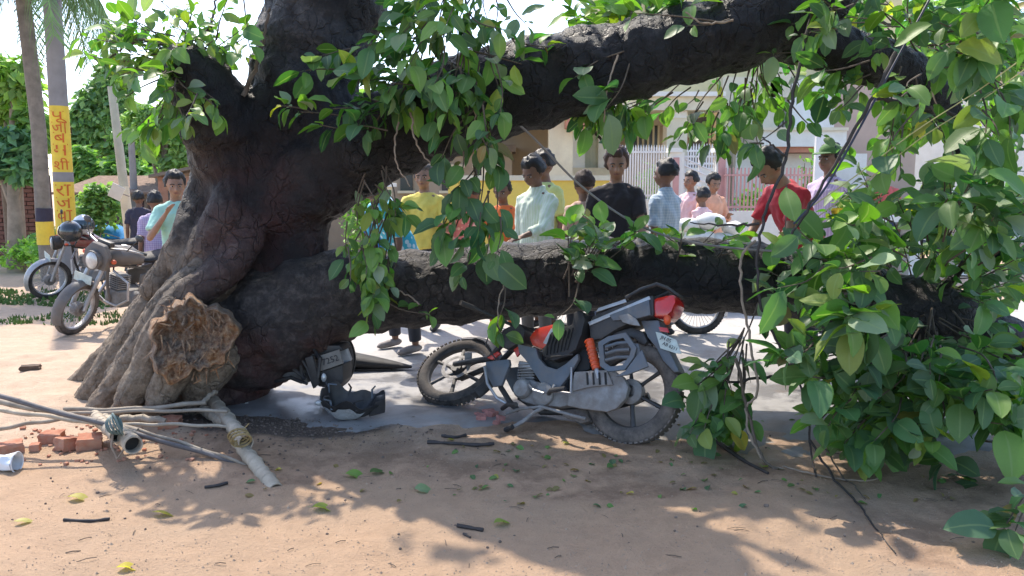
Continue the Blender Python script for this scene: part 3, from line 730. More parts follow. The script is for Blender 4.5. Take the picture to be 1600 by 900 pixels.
vine([(1185, 350, 4.35), (1130, 352, 4.4), (1080, 348, 4.6)], .008, M_ROOTV, .4, 'branch')
vine([(1400, 80, 4.3), (1360, 160, 4.2), (1310, 245, 4.2), (1260, 330, 4.2), (1215, 400, 4.25)], .010, M_ROOTV, .7, 'branch')
vine([(1180, 375, 4.4), (1160, 400, 4.4), (1158, 450, 4.35), (1172, 530, 4.3), (1185, 610, 4.2), (1165, 640, 4.2), (1180, 700, 4.1), (1222, 750, 4.0)], .008, M_TWIGL, .8)
vine([(1222, 735, 4.05), (1260, 755, 3.95), (1320, 775, 3.85), (1365, 768, 3.85), (1372, 750, 3.95), (1345, 738, 4.02)], .005, M_TWIGL, .8)
vine([(1150, 560, 4.3), (1168, 640, 4.2), (1185, 700, 4.1), (1216, 748, 4.0)], .010, M_TWIG, .7, 'branch')
vine([(1268, 690, 4.1), (1310, 760, 3.8), (1345, 815, 3.5), (1365, 860, 3.3), (1395, 915, 3.05)], .007, M_ROOTV, .4, 'branch')
vine([(1255, 620, 4.15), (1290, 700, 4.0), (1330, 770, 3.8), (1352, 800, 3.6)], .006, M_TWIG, .4, 'branch')
vine([(622, 190, 4.85), (616, 230, 4.8), (622, 262, 4.8), (640, 290, 4.8)], .006, M_TWIGL)
vine([(642, 175, 4.85), (648, 215, 4.8), (665, 248, 4.8), (695, 262, 4.8)], .007, M_TWIGL)
vine([(716, 100, 4.75), (728, 140, 4.7), (742, 175, 4.7), (742, 212, 4.7)], .006, M_TWIGL)
vine([(965, 85, 4.85), (952, 130, 4.8), (945, 160, 4.75), (943, 190, 4.75)], .006, M_TWIGL)
vine([(1145, 32, 4.8), (1100, 36, 4.75), (1070, 20, 4.75)], .007, M_TWIGL)
vine([(790, 435, 5.0), (780, 470, 4.9), (778, 505, 4.85), (786, 530, 4.85)], .005, M_TWIGL)
vine([(655, 475, 4.95), (630, 458, 4.95), (610, 452, 4.9)], .006, M_TWIGL)
vine([(640, 560, 4.9)] * 2 + [(641, 561, 4.9)], .001, M_TWIG) if False else None
vine([(1600, 325, 4.6), (1540, 320, 4.7), (1490, 340, 4.8), (1400, 372, 4.9), (1330, 385, 5)], .030, M_BARK, .5, 'branch', .01)
vine([(1370, 152, 4.8), (1440, 165, 4.8), (1500, 185, 4.8), (1520, 240, 4.7), (1515, 300, 4.7)], .016, M_ROOTV, .6, 'branch', .01)
vine([(1450, 480, 4.8), (1500, 420, 4.7), (1560, 400, 4.6), (1620, 390, 4.5)], .028, M_BARK, .6, 'branch', .01)
vine([(1400, 520, 4.7), (1440, 590, 4.5), (1500, 640, 4.3), (1580, 650, 4.2)], .022, M_ROOTV, .5, 'branch', .01)
vine([(1330, 480, 4.9), (1290, 540, 4.6), (1240, 580, 4.5), (1190, 590, 4.4), (1120, 600, 4.35)], .016, M_ROOTV, .4, 'branch', .01)
vine([(930, 130, 5.4), (935, 170, 5.5), (952, 205, 5.6), (950, 232, 5.7)], .02, M_ROOTV, .8, 'branch', .01)
vine([(915, 180, 5.4), (925, 200, 5.5), (945, 225, 5.6)], .011, M_ROOTV, .8, 'branch', .01)
vine([(255, 70, 5.1), (220, 62, 5.15), (190, 75, 5.2), (165, 95, 5.2)], .012, M_TWIG, .4, 'branch', .01)
vine([(300, 80, 5.1), (330, 40, 5.2), (340, -10, 5.3)], .012, M_TWIG, .5, 'branch', .01)
vine([(380, 150, 5.1), (398, 110, 5.1), (412, 60, 5.1), (420, 10, 5.1)], .016, M_TWIG, .5, 'branch', .01)
vine([(380, -30, 5.1), (386, 40, 5.1), (392, 90, 5.1)], .006, M_TWIGL, .5, 'hanging_root')
# ------------------------------------------------------------------ motorcycles
M_TYRE = mat('tyre_rubber', (.022, .021, .021), .75, .3, 14, .5, dirt=(MUD, .5))
M_TYRED = mat('muddy_tyre', (.030, .028, .027), .85, .3, 14, .5, dirt=(MUD, .9))
M_BLK = mat('black_plastic', (.018, .018, .020), .42, .3, 9, .15, dirt=((.12, .10, .085), .45))
M_GREY = mat('blue_grey_plastic', (.090, .115, .145), .45, .2, 8, .12, dirt=((.20, .17, .145), .5))
M_ALU = mat('dusty_aluminium', (.27, .27, .27), .5, .25, 14, .3, .25, dirt=(MUD, .7))
M_CHROME = mat('chrome', (.45, .45, .46), .42, .1, 8, .1, .7, dirt=(DUST, .4))
M_RED = mat('red_plastic', (.62, .035, .018), .32, .15, 9, .05, 0, dirt=((.25, .09, .06), .35), coat=.3)
M_LENS = mat('red_lens', (.55, .02, .015), .15, .15, 18, .1, 0, coat=.6)
M_ORG = mat('orange_red_shock', (.75, .09, .02), .35, .15, 14, .1, 0, dirt=((.28, .12, .07), .35))
M_MAROON = mat('maroon_paint', (.22, .018, .022), .3, .2, 8, .05, 0, dirt=(DUST, .5), coat=.4)
M_DUSTG = mat('dusty_grey_paint', (.10, .10, .105), .5, .3, 10, .1, 0, dirt=((.20, .165, .135), .7))
M_SEAT = mat('black_vinyl', (.014, .013, .014), .6, .3, 12, .35, dirt=((.08, .068, .06), .25))
M_PLATE = mat('plate_white', (.52, .60, .56), .5, .12, 25, .1, dirt=(DUST, .3))
M_SILV = mat('silver_stripe', (.42, .44, .46), .35, .15, 10, .05, .3, dirt=(DUST, .3))
M_INK = mat('dark_ink', (.03, .03, .035), .6, .1, 8, 0)
M_LAMP = mat('lamp_glass', (.55, .56, .55), .12, .15, 20, .1, .2, coat=.7, dirt=(DUST, .4))
M_DARK = mat('dark_leftover', (.012, .012, .012), .7, .2, 8, .2)
def text_mesh(body, size, depth=.0008, align='CENTER'):
    cu = bpy.data.curves.new('text', 'FONT'); cu.body = body; cu.size = size; cu.extrude = depth; cu.align_x = align; cu.align_y = 'CENTER'; cu.resolution_u = 2
    o = bpy.data.objects.new('tmp', cu); COL.objects.link(o); dg = bpy.context.evaluated_depsgraph_get(); dg.update()
    me = bpy.data.meshes.new_from_object(o.evaluated_get(dg)); bpy.data.objects.remove(o); me.name = 'lettering'; return me

# --- the crashed one, lying back under the limb; its plane stands between the two tyre contacts
RC = gp(990, 690); FC = gp(706, 634); sx = (FC - RC).normalized(); LEAN = radians(21)
away = Vector((0, 0, 1)).cross(sx).normalized()
if away.y < 0: away = -away
upb = Vector((0, 0, 1)) * cos(LEAN) + away * sin(LEAN); nb = upb.cross(sx).normalized()
if nb.y > 0: nb = -nb
bike = thing('crashed_motorcycle', 'black and grey motorcycle with red tail light pinned under the fallen trunk', 'motorcycle', RC)
BI = Matrix.Translation(-RC)
def B(px, py, off=0):
    o = Vector((0, 0, CH)); d = at(px, py, 5) - o; P0 = RC
    t = (P0 - o).dot(nb) / d.dot(nb); return o + d * t + nb * off
def Bz(zx, zy, off=0): return B(600 + zx / 3, 420 + zy / 3, off)
def bp(name, mb, m_, parent=None, **k):
    me = mb.mesh(name, **k); me.transform(BI); me.materials.append(m_)
    o = link(name, me, None, parent or bike); return o
def slab(name, outl, off, th, m_, bev=.006, parent=None):
    mb = MB(); mb.prism(outl, lambda p: Bz(p[0], p[1], off + th / 2), lambda p: Bz(p[0], p[1], off - th / 2), bev); return bp(name, mb, m_, parent)
def rod(name, pts, r, m_, n=8, parent=None):
    mb = MB(); mb.tube([Bz(*p) for p in pts], r, n); return bp(name, mb, m_, parent)
def tyre_mb(c, ax, Ro, tr, knob=True):
    mb = MB(); mb.torus(c, ax, Ro - tr, tr, 56, 12, flat=.85)
    S, T = frame(ax)
    if knob:
        for i in range(56):
            a = 2 * pi * i / 56; d = S * cos(a) + T * sin(a); tt = -S * sin(a) + T * cos(a)
            for sgn in (-1, 1):
                M3 = Matrix((d, tt, ax)).transposed(); mb.box(c + d * (Ro - .007) + ax * sgn * tr * .42 + tt * (.006 * sgn), (.009, .021, tr * .62), M3)
    return mb
def wheel(c, ax, Ro, tr, name, mt, mr, parent, conv, spokes='alloy', disc=None):
    ax = ax.normalized(); t = bp_w(name, tyre_mb(c, ax, Ro, tr), mt, parent, conv)
    mb = MB(); rr = Ro - 2 * tr * .86
    mb.torus(c, ax, rr, .016, 48, 8, flat=1.6); bp_w('rim', mb, mr, t, conv)
    mb = MB(); S, T = frame(ax)
    mb.tube([c - ax * .05, c + ax * .05], [.038, .038], 16)
    if spokes == 'alloy':
        for i in range(6):
            a = 2 * pi * i / 6 + .3; d = S * cos(a) + T * sin(a)
            mb.tube([c + d * .02, c + d * .5 * rr + ax * .008, c + d * rr], [.021, .013, .017], 8, flat=.8)
    else:
        for i in range(32):
            a = 2 * pi * i / 32; b = a + (.25 if i % 2 else -.25); d = S * cos(a) + T * sin(a); e = S * cos(b) + T * sin(b)
            mb.tube([c + e * .035 + ax * (.03 if i % 2 else -.03), c + d * rr], .0022, 4, cap=False)
    bp_w('spokes', mb, mr, t, conv)
    mb = MB()
    if disc: mb.torus(c + ax * .045, ax, .095, .013, 36, 4, flat=.15); bp_w('brake_disc', mb, M_ALU, t, conv)
    else: mb.tube([c - ax * .045, c - ax * .02, c + ax * .035, c + ax * .05], [.055, .075, .075, .05], 20); bp_w('brake_drum', mb, M_ALU, t, conv)
    return t
def bp_w(name, mb, m_, parent, conv):
    me = mb.mesh(name); me.transform(conv); me.materials.append(m_); return link(name, me, None, parent)
rw = B(988, 613); wheel(rw, nb, .305, .052, 'rear_wheel', M_TYRED, M_BLK, bike, BI)
fax = Vector((-.27, -.50, .80)).normalized(); fw = at(716, 587, 5.42)
fw.z = .30 * sqrt(1 - fax.z ** 2) + .012
wheel(fw, fax, .295, .045, 'front_wheel', M_TYRE, M_BLK, bike, BI, disc=True)
# front mudguard: an arched shell over the turned wheel
S0 = Vector((.75, -.1, .6)); S0 = (S0 - fax * S0.dot(fax)).normalized(); T0 = fax.cross(S0)
mb = MB(); vs = []; fs = []
for i in range(19):
    a = radians(-75 + 145 * i / 18); d = S0 * cos(a) + T0 * sin(a)
    wdt = .058 * (1 if 2 < i < 16 else .7)
    for j in range(7):
        q = (j - 3) / 3; vs.append(fw + d * (.325 - .05 * q * q) + fax * q * wdt)
for j in range(19): pass
k0 = len(vs)
for i in range(19):
    a = radians(-75 + 145 * i / 18); d = S0 * cos(a) + T0 * sin(a)
    wdt = .052 * (1 if 2 < i < 16 else .7)
    for j in range(7):
        q = (j - 3) / 3; vs.append(fw + d * (.318 - .05 * q * q) + fax * q * wdt)
for i in range(18):
    for j in range(6):
        a = i * 7 + j; fs += [(a, a + 1, a + 8, a + 7), (k0 + a, k0 + a + 7, k0 + a + 8, k0 + a + 1)]
    for j in (0, 6): a = i * 7 + j; fs.append((a, a + 7, k0 + a + 7, k0 + a))
for i in (0, 18):
    for j in range(6): a = i * 7 + j; fs.append((a, k0 + a, k0 + a + 1, a + 1))
mb.add(vs, fs); bp('front_mudguard', mb, M_BLK)
head = Bz(610, 350)
for s_ in (-1, 1):
    mb = MB(); p0 = fw + fax * .075 * s_; p1 = Bz(520, 430, .065 * s_); p2 = Bz(640, 300, .075 * s_)
    mb.tube([p0, p1, p2], [.019, .021, .017], 12); bp('fork_leg', mb, M_BLK)
mb = MB(); mb.box(fw + fax * .075 + S0 * .10, (.05, .05, .09), None, .01); bp('brake_caliper', mb, M_ALU)
# handlebar, cowl and mirror pressed under the bark
rod('handlebar', [(545, 235, .30), (600, 262, .16), (640, 280, 0), (690, 262, -.18), (720, 245, -.3)], .011, M_BLK)
rod('grip', [(545, 235, .30), (520, 225, .40)], .017, M_BLK)
slab('headlight_cowl', [(590, 300), (660, 265), (700, 300), (690, 350), (620, 395), (575, 375)], .02, .17, M_BLK, .02)
slab('fairing_strip', [(520, 430), (570, 400), (582, 410), (545, 440)], .09, .02, M_RED, .004)
slab('fairing_strip', [(640, 390), (668, 372), (680, 395), (655, 425)], .08, .02, M_RED, .004)
slab('tank_shroud', [(528, 452), (636, 440), (640, 465), (602, 562), (562, 568), (530, 505)], .12, .03, M_GREY, .008)
slab('tank_shroud', [(528, 452), (636, 440), (640, 465), (602, 562), (562, 568), (530, 505)], -.12, .03, M_GREY, .008)
rod('down_tube', [(520, 440, .03), (560, 560, .03), (610, 640, .03), (640, 665, .03)], .018, M_BLK)
rod('crash_guard', [(535, 480, .16), (560, 560, .19), (600, 625, .18), (640, 655, .12)], .010, M_CHROME)
# frame backbone and V-shaped side cover
slab('frame_cover', [(668, 368), (755, 388), (765, 430), (800, 470), (850, 486), (893, 460), (948, 412), (952, 440), (905, 520), (868, 566), (840, 578), (790, 566), (745, 500), (712, 450), (676, 410)], .10, .035, M_GREY, .008)
slab('frame_cover', [(668, 368), (755, 388), (765, 430), (800, 470), (850, 486), (893, 460), (948, 412), (952, 440), (905, 520), (868, 566), (790, 566), (712, 450)], -.10, .035, M_GREY, .008)
slab('air_box', [(760, 400), (985, 380), (990, 480), (900, 520), (820, 500), (760, 470)], 0, .14, M_DARK, .02)
slab('fuel_tank', [(716, 335), (755, 292), (835, 272), (880, 290), (850, 380), (780, 392), (732, 380)], 0, .24, M_RED, .05)
slab('tank_stripe', [(828, 298), (842, 306), (806, 372), (790, 366)], .122, .008, M_SILV, .002)
o = slab('seat', [(830, 318), (880, 292), (928, 285), (936, 228), (958, 216), (980, 224), (992, 262), (975, 330), (950, 398), (905, 432), (842, 452), (790, 425), (790, 395), (812, 372)], .02, .25, M_SEAT, .035)
for k in range(7):
    rod('seat_rib', [(835 + k * 17, 330 - k * 5, .150), (818 + k * 17, 385 - k * 3, .152), (815 + k * 16, 425 - k * 4, .150)], .005, M_DARK, 5, o)
rod('fuel_hose', [(800, 440, .12), (840, 432, .15), (880, 428, .15), (930, 420, .13)], .006, M_BLK, 6)
# tail
t_ = slab('tail_cowl', [(988, 272), (1012, 235), (1160, 172), (1290, 138), (1296, 235), (1205, 262), (1120, 300), (1052, 345), (1000, 352)], 0, .20, M_BLK, .02)
slab('tail_stripe', [(992, 268), (1275, 148), (1282, 163), (1000, 284)], .104, .010, M_SILV, .003, t_)
slab('tail_stripe', [(1030, 222), (1040, 203), (1165, 162), (1172, 176)], .106, .010, M_SILV, .003, t_)
slab('tail_panel', [(1092, 236), (1276, 165), (1283, 236), (1200, 258), (1110, 262)], .106, .018, M_GREY, .005, t_)
slab('seat_pad', [(1015, 240), (1035, 198), (1165, 152), (1172, 170), (1080, 205)], 0, .19, M_SEAT, .02)
rod('grab_rail', [(1165, 155, .10), (1240, 118, .11), (1308, 92, .10), (1350, 105, .08), (1384, 130, .04), (1384, 130, -.04), (1350, 105, -.08), (1308, 92, -.10), (1165, 155, -.10)], .012, M_BLK)
o = slab('tail_light', [(1288, 152), (1345, 140), (1386, 132), (1391, 172), (1372, 215), (1345, 243), (1284, 240), (1275, 200)], 0, .17, M_LENS, .03)
slab('lamp_bezel', [(1270, 145), (1292, 148), (1288, 242), (1268, 238)], 0, .19, M_BLK, .01, o)
slab('torn_panel', [(1140, 242), (1182, 232), (1222, 256), (1242, 290), (1200, 285), (1160, 272)], .125, .014, M_ALU, .004)
# inner mudguard, rear fender, plate
slab('inner_mudguard', [(1060, 345), (1110, 305), (1180, 285), (1235, 305), (1256, 350), (1240, 372), (1180, 330), (1110, 340), (1070, 365)], 0, .14, M_BLK, .02)
slab('rear_fender', [(1218, 252), (1305, 250), (1318, 300), (1345, 372), (1392, 470), (1402, 492), (1376, 494), (1325, 440), (1292, 378), (1252, 330)], 0, .12, M_GREY, .012)
pl = slab('number_plate', [(1296, 308), (1322, 314), (1392, 345), (1416, 410), (1390, 408), (1318, 384)], .075, .006, M_PLATE, .001)
slab('reflector', [(1308, 284), (1352, 290), (1358, 312), (1316, 306)], .07, .015, M_LENS, .004)
# number-plate characters, half rubbed away
for k, (tx, sz, cx, cy) in enumerate((('JH 05', .030, 1345, 343), ('AB 6211', .028, 1364, 376))):
    me = text_mesh(tx, sz); ex = (Bz(1392, 345) - Bz(1322, 314)).normalized(); ey = nb.cross(ex).normalized(); 
    M4 = Matrix((ex, ey, nb)).transposed().to_4x4(); M4.translation = Bz(cx, cy, .0795); me.transform(BI @ M4); me.materials.append(M_INK); link('lettering', me, None, pl)
# shock, guard
rod('rear_shock', [(1006, 352, .13), (1022, 420, .13), (1040, 486, .13)], .026, M_ORG, 14)
sh = rod('shock_rod', [(1040, 486, .13), (1052, 530, .13)], .014, M_CHROME)
mb = MB()
for i in range(7):
    a = Bz(1006 + i * 5.0, 360 + i * 18, .13); d = (Bz(1040, 486, .13) - Bz(1006, 352, .13)).normalized(); mb.torus(a, d, .026, .005, 14, 6)
bp('shock_spring', mb, M_ORG)
gl = [(1064, 372), (1110, 345), (1190, 328), (1240, 396), (1228, 440), (1186, 497), (1110, 505), (1074, 480)]
def ring(name, outer, inner, off, th, m_):
    n = len(outer); vs = []; fs = []
    for (pts, o_) in ((outer, off + th / 2), (inner, off + th / 2), (inner, off - th / 2), (outer, off - th / 2)): vs += [Bz(p[0], p[1], o_) for p in pts]
    for k in range(4):
        for j in range(n): fs.append((k * n + j, k * n + (j + 1) % n, ((k + 1) % 4) * n + (j + 1) % n, ((k + 1) % 4) * n + j))
    mb = MB(); mb.add(vs, fs); return bp(name, mb, m_, smooth=False)
cxg, cyg = 1150, 418
ring('leg_guard', gl, [(cxg + (x - cxg) * .74, cyg + (y - cyg) * .74) for x, y in gl], .17, .022, M_GREY)
for k in range(3): rod('guard_bar', [(1095, 392 + k * 30, .17), (1150, 375 + k * 32, .172), (1205, 370 + k * 34, .17)], .010, M_GREY)
slab('guard_wing', [(1228, 445), (1262, 405), (1292, 482), (1195, 520), (1140, 528), (1188, 500)], .165, .018, M_GREY, .004)
slab('guard_wing', [(1200, 372), (1240, 375), (1256, 430), (1236, 440)], .15, .018, M_GREY, .004)
# chain case, swing arm, engine
slab('chain_case', [(930, 505), (1010, 490), (1100, 486), (1160, 520), (1186, 570), (1172, 622), (1130, 668), (1085, 684), (960, 668), (900, 655), (905, 600)], .10, .045, M_ALU, .016)
slab('chain_guard', [(940, 500), (1090, 492), (1118, 560), (1010, 570), (930, 590)], .13, .016, M_ALU, .006)
for k in range(4): rod('guard_slot', [(1000 + k * 28, 505, .142), (1004 + k * 28, 560, .142)], .006, M_DARK, 6)
slab('swing_arm', [(880, 600), (1170, 575), (1180, 600), (900, 640)], .06, .03, M_BLK, .008)
slab('swing_arm', [(880, 600), (1170, 575), (1180, 600), (900, 640)], -.10, .03, M_BLK, .008)
eg = slab('crankcase', [(648, 590), (665, 545), (712, 528), (760, 540), (820, 560), (905, 585), (915, 650), (860, 660), (740, 650), (680, 632)], 0, .20, M_ALU, .025)
for (zx, zy, r, nm) in ((692, 574, .062, 'magneto_cover'), (788, 600, .072, 'clutch_cover')):
    mb = MB(); c = Bz(zx, zy); mb.tube([c + nb * .09, c + nb * .125, c + nb * .14, c + nb * .145], [r, r, r * .8, r * .3], 24); o = bp(nm, mb, M_ALU, eg)
mb = MB(); c = Bz(688, 500)
ux = (Bz(700, 440) - Bz(692, 560)).normalized()
for k in range(8): 
    q = Bz(690, 545) + ux * .017 * k; M3 = Matrix((ux.cross(nb), nb, ux)).transposed(); mb.box(q, (.125, .15, .007), M3)
mb.box(Bz(690, 500), (.085, .11, .13), M3)
bp('cylinder', mb, M_ALU)
slab('cylinder_head', [(655, 438), (735, 452), (738, 482), (650, 470)], 0, .13, M_CHROME, .01)
rod('exhaust', [(700, 470, -.02), (640, 500, -.02), (620, 600, -.05), (700, 660, -.10), (900, 660, -.15), (1130, 600, -.17), (1190, 575, -.17)], .022, M_BLK, 12)
rod('gear_lever', [(735, 560, .15), (770, 590, .18), (820, 605, .19)], .008, M_CHROME)
rod('foot_peg', [(815, 600, .12), (870, 597, .24), (940, 590, .25)], .014, M_BLK)
rod('foot_peg', [(610, 668, .14), (660, 655, .20), (712, 660, .24)], .015, M_BLK)
rod('peg_bracket', [(620, 690, .12), (700, 672, .16), (790, 660, .14), (930, 700, .12), (980, 712, .1)], .010, M_ALU)
rod('peg_bracket', [(850, 560, .14), (838, 590, .15), (930, 600, .15), (925, 480, .13)], .009, M_CHROME)
rod('side_stand', [(795, 662, .12), (770, 690, .18), (735, 735, .22), (690, 772, .26)], .012, M_ALU)
rod('side_stand_foot', [(672, 776, .26), (712, 764, .28)], .016, M_BLK)
slab('centre_stand', [(840, 665), (960, 660), (985, 720), (940, 730), (860, 700)], 0, .10, M_TYRED, .01)
rod('brake_cable', [(560, 300, .15), (530, 380, .14), (575, 440, .13), (640, 480, .12)], .005, M_BLK, 6)
rod('turn_stalk', [(1330, 255, .05), (1375, 268, .14)], .008, M_BLK)
mb = MB(); mb.sph(Bz(1375, 268, .16), (.022, .022, .03), 10); bp('turn_signal', mb, M_ORG)

# --- a parked motorcycle, x forward, z up
def motorcycle(label, group=None, paint=M_MAROON, dusty=False, steer=.35, name='motorcycle'):
    r = thing(name, label, 'motorcycle', group=group); I = Matrix.Identity(4)
    def p(nm, mb, m_, par=None, **k):
        me = mb.mesh(nm, **k); me.materials.append(m_); return link(nm, me, None, par or r)
    tm = M_TYRED if dusty else M_TYRE; fr = M_DUSTG if dusty else M_BLK
    Y_ = Vector((0, 1, 0)); X0 = Vector((-.62, 0, .28)); X1 = Vector((.63, 0, .28))
    ST = Matrix.Rotation(steer, 3, Vector((-.42, 0, 1)).normalized()); pv = Vector((.36, 0, .85))
    def q(v): v = Vector(v); return pv + ST @ (v - pv)
    wheel(X0, Y_, .285, .042, 'rear_wheel', tm, M_CHROME, r, I, 'wire')
    wheel(q(X1), ST @ Y_, .285, .038, 'front_wheel', tm, M_CHROME, r, I, 'wire')
    for s in (-1, 1):
        p('fork_leg', MB().tube([q((.63, .075 * s, .28)), q((.52, .075 * s, .56)), q((.40, .075 * s, .86))], [.022, .024, .017], 10), M_CHROME)
        p('rear_shock', MB().tube([(-.60, .12 * s, .30), (-.50, .12 * s, .62)], .026, 10), M_CHROME)
        p('side_cover', MB().prism([(-.30, .45), (-.02, .42), (-.02, .60), (-.34, .64)], lambda a: (a[0], s * .12, a[1]), lambda a: (a[0], s * .09, a[1]), .01), paint)
        g_ = p('mirror', MB().tube([q((.34, .22 * s, .94)), q((.32, .30 * s, 1.08))], .006, 6), M_BLK); p('mirror_glass', MB().sph(q((.31, .31 * s, 1.11)), (.016, .058, .036), 12), M_BLK, g_)
        p('grip', MB().tube([q((.26, .26 * s, .94)), q((.20, .36 * s, .93))], .018, 8), M_BLK)
        t = p('turn_signal', MB().sph(q((.44, .17 * s, .82)), (.026, .03, .024), 10), M_ORG)
        p('foot_peg', MB().tube([(.05, .10 * s, .27), (.05, .24 * s, .28)], .014, 8), M_BLK)
    for (c, rr, st, nm, m_, a0, a1) in ((q(X1), .315, ST, 'front_mudguard', M_CHROME if not dusty else M_DUSTG, -20, 115), (X0, .33, Matrix.Identity(3), 'rear_mudguard', M_BLK if not dusty else M_DUSTG, 15, 165)):
        mb = MB(); vs = []; fs = []
        for L, dr in enumerate((0, -.006)):
            for i in range(15):
                a = radians(a0 + (a1 - a0) * i / 14)
                for j in range(5):
                    w = (j - 2) / 2; vs.append(c + st @ Vector((cos(a) * (rr + dr - .03 * w * w), w * .06, sin(a) * (rr + dr - .03 * w * w))))
        for L in (0, 75):
            for i in range(14):
                for j in range(4): a = L + i * 5 + j; fs.append((a, a + 1, a + 6, a + 5))
        for i in range(14):
            for j in (0, 4): a = i * 5 + j; fs.append((a, a + 5, a + 80, a + 75))
        mb.add(vs, fs); p(nm, mb, m_)
    p('handlebar', MB().tube([q((.22, .34, .93)), q((.34, .20, .95)), q((.38, 0, .90)), q((.34, -.20, .95)), q((.22, -.34, .93))], .011, 8), M_CHROME)
    h = p('headlight', MB().tube([q((.40, 0, .80)), q((.44, 0, .80)), q((.53, 0, .80)), q((.56, 0, .80))], [.05, .085, .10, .098], 20), M_DUSTG if dusty else M_BLK)
    p('lens', MB().sph(q((.555, 0, .80)), (.025, .09, .09), 16), M_LAMP, h)
    if dusty: p('fairing', MB().prism([(-.13, .70), (.13, .70), (.15, .86), (.08, .97), (-.08, .97), (-.15, .86)], lambda a: q((.50, a[0], a[1])), lambda a: q((.42, a[0] * .9, a[1])), .03), M_DUSTG)
    p('instrument_cluster', MB().box(q((.38, 0, .96)), (.06, .2, .06), None, .015), M_BLK)
    mb = MB(); mb.tube([(.34, 0, .80), (.26, 0, .82), (.08, 0, .80), (-.10, 0, .74)], [.06, .14, .145, .07], 18, flat=.72, up=(0, 0, 1)); p('fuel_tank', mb, paint)
    p('tank_cap', MB().tube([(.14, 0, .90), (.14, 0, .915)], .03, 12), M_CHROME)
    mb = MB(); mb.tube([(.0, 0, .745), (-.12, 0, .75), (-.45, 0, .77), (-.72, 0, .80), (-.80, 0, .80)], [.05, .12, .135, .11, .04], 16, flat=.36, up=(0, 0, 1)); p('seat', mb, M_SEAT)
    p('engine', MB().box((.06, 0, .34), (.36, .22, .20), None, .05), M_ALU)
    e = MB()
    for k in range(7): e.box((.16, 0, .46 + k * .022), (.16, .17, .008))
    e.box((.16, 0, .52), (.11, .12, .16)); p('cylinder', e, M_ALU)
    for s in (-1, 1): p('engine_cover', MB().tube([(.02, s * .10, .33), (.02, s * .15, .33)], [.095, .075], 20), M_ALU)
    p('exhaust', MB().tube([(.24, -.08, .50), (.32, -.11, .34), (.16, -.14, .22), (-.15, -.16, .22), (-.45, -.17, .26), (-.85, -.17, .32)], [.018, .018, .018, .03, .043, .04], 12), M_CHROME)
    p('frame_tube', MB().tube([(.32, 0, .78), (.30, 0, .50), (.22, 0, .24), (-.15, 0, .24), (-.2, 0, .62), (.3, 0, .72)], .016, 8), fr)
    p('leg_guard', MB().tube([(.28, .05, .66), (.30, .30, .60), (.30, .32, .42), (.24, .10, .28), (.24, -.10, .28), (.30, -.32, .42), (.30, -.30, .60), (.28, -.05, .66)], .013, 8), M_CHROME)
    p('swing_arm', MB().tube([(-.1, .1, .30), (-.62, .1, .28)], .02, 8), fr); p('chain_case', MB().prism([(-.70, .22), (-.1, .26), (-.1, .35), (-.70, .36)], lambda a: (a[0], .13, a[1]), lambda a: (a[0], .10, a[1]), .01), fr)
    p('tail_light', MB().box((-.86, 0, .70), (.06, .12, .09), None, .02), M_LENS)
    p('number_plate', MB().box(q((.63, 0, .62)), (.006, .20, .09), ST), M_PLATE)
    p('side_stand', MB().tube([(-.02, .10, .26), (-.08, .26, .01)], .012, 8), M_BLK)
    return r
def pose(r, front, heading, lean, sc=1.0):
    """front: ground point of the front tyre; heading: unit ground vector; lean in radians to its left"""
    h = Vector((heading[0], heading[1], 0)).normalized(); l = Vector((0, 0, 1)).cross(h)
    up = Vector((0, 0, 1)) * cos(lean) + l * sin(lean); l2 = up.cross(h)
    M = Matrix((h, l2, up)).transposed(); o = Vector(front) - M @ Vector((.63, 0, 0)) * sc
    r.location = o; r.rotation_euler = M.to_euler(); r.scale = (sc,) * 3
b1 = motorcycle('maroon motorcycle with spoked wheels parked by the yellow pole, a helmet on it', 'motorcycles parked at the left', M_MAROON, False, .5)
f1 = gp(80, 467); pose(b1, f1, (-.93, -.36), .12, .92)
b2 = motorcycle('dusty grey motorcycle leaning on its stand, nearest the tree roots', 'motorcycles parked at the left', M_DUSTG, True, .25)
f2 = gp(116, 522); pose(b2, f2, (-.42, -.9), .24, .95)
b3 = motorcycle('motorcycle standing behind the lower limb, only its front tyre in view', None, M_DARK, False, .2)
pose(b3, gp(1088, 522), (1, -.12), .1)
b4 = motorcycle('motorcycle parked far off at the right in front of the white house', None, M_DARK, False, -.2)
pose(b4, (6.6, 14.0, 0), (-.9, -.3), .1)
# cover cloth and bags on the dusty bike's seat; helmets
M_HELB = mat('black_helmet', (.02, .025, .03), .2, .2, 6, .02, 0, coat=.6)
M_HELW = mat('white_helmet', (.6, .6, .6), .25, .1, 6, .02, 0, coat=.5)
M_VIS = mat('visor', (.03, .05, .06), .08, .2, 6, 0, 0, coat=.8)
def helmet(label, c, m_, rz):
    t = thing('helmet', label, 'helmet', c, rz)
    mb = MB(); mb.sph((0, 0, 0), (.155, .125, .135), 24)
    mb.v = [(x, y, max(z, -.10 - .02 * (x < 0))) for x, y, z in mb.v]; link('shell', mb.mesh('shell'), m_, t)
    mb = MB(); vs = []; fs = []
    for i in range(13):
        a = radians(-75 + 150 * i / 12)
        for j in range(4): e = radians(-18 + 16 * j); vs.append((.163 * cos(a) * cos(e), .133 * sin(a) * cos(e), .14 * sin(e)))
    for i in range(12):
        for j in range(3): a = i * 4 + j; fs.append((a, a + 4, a + 5, a + 1))
    mb.add(vs, fs); link('visor', mb.mesh('visor'), M_VIS, t)
    link('chin_strap', MB().tube([(.02, .11, -.09), (.04, .06, -.17), (.04, -.06, -.17), (.02, -.11, -.09)], .008, 6).mesh('chin_strap'), M_BLK, t)
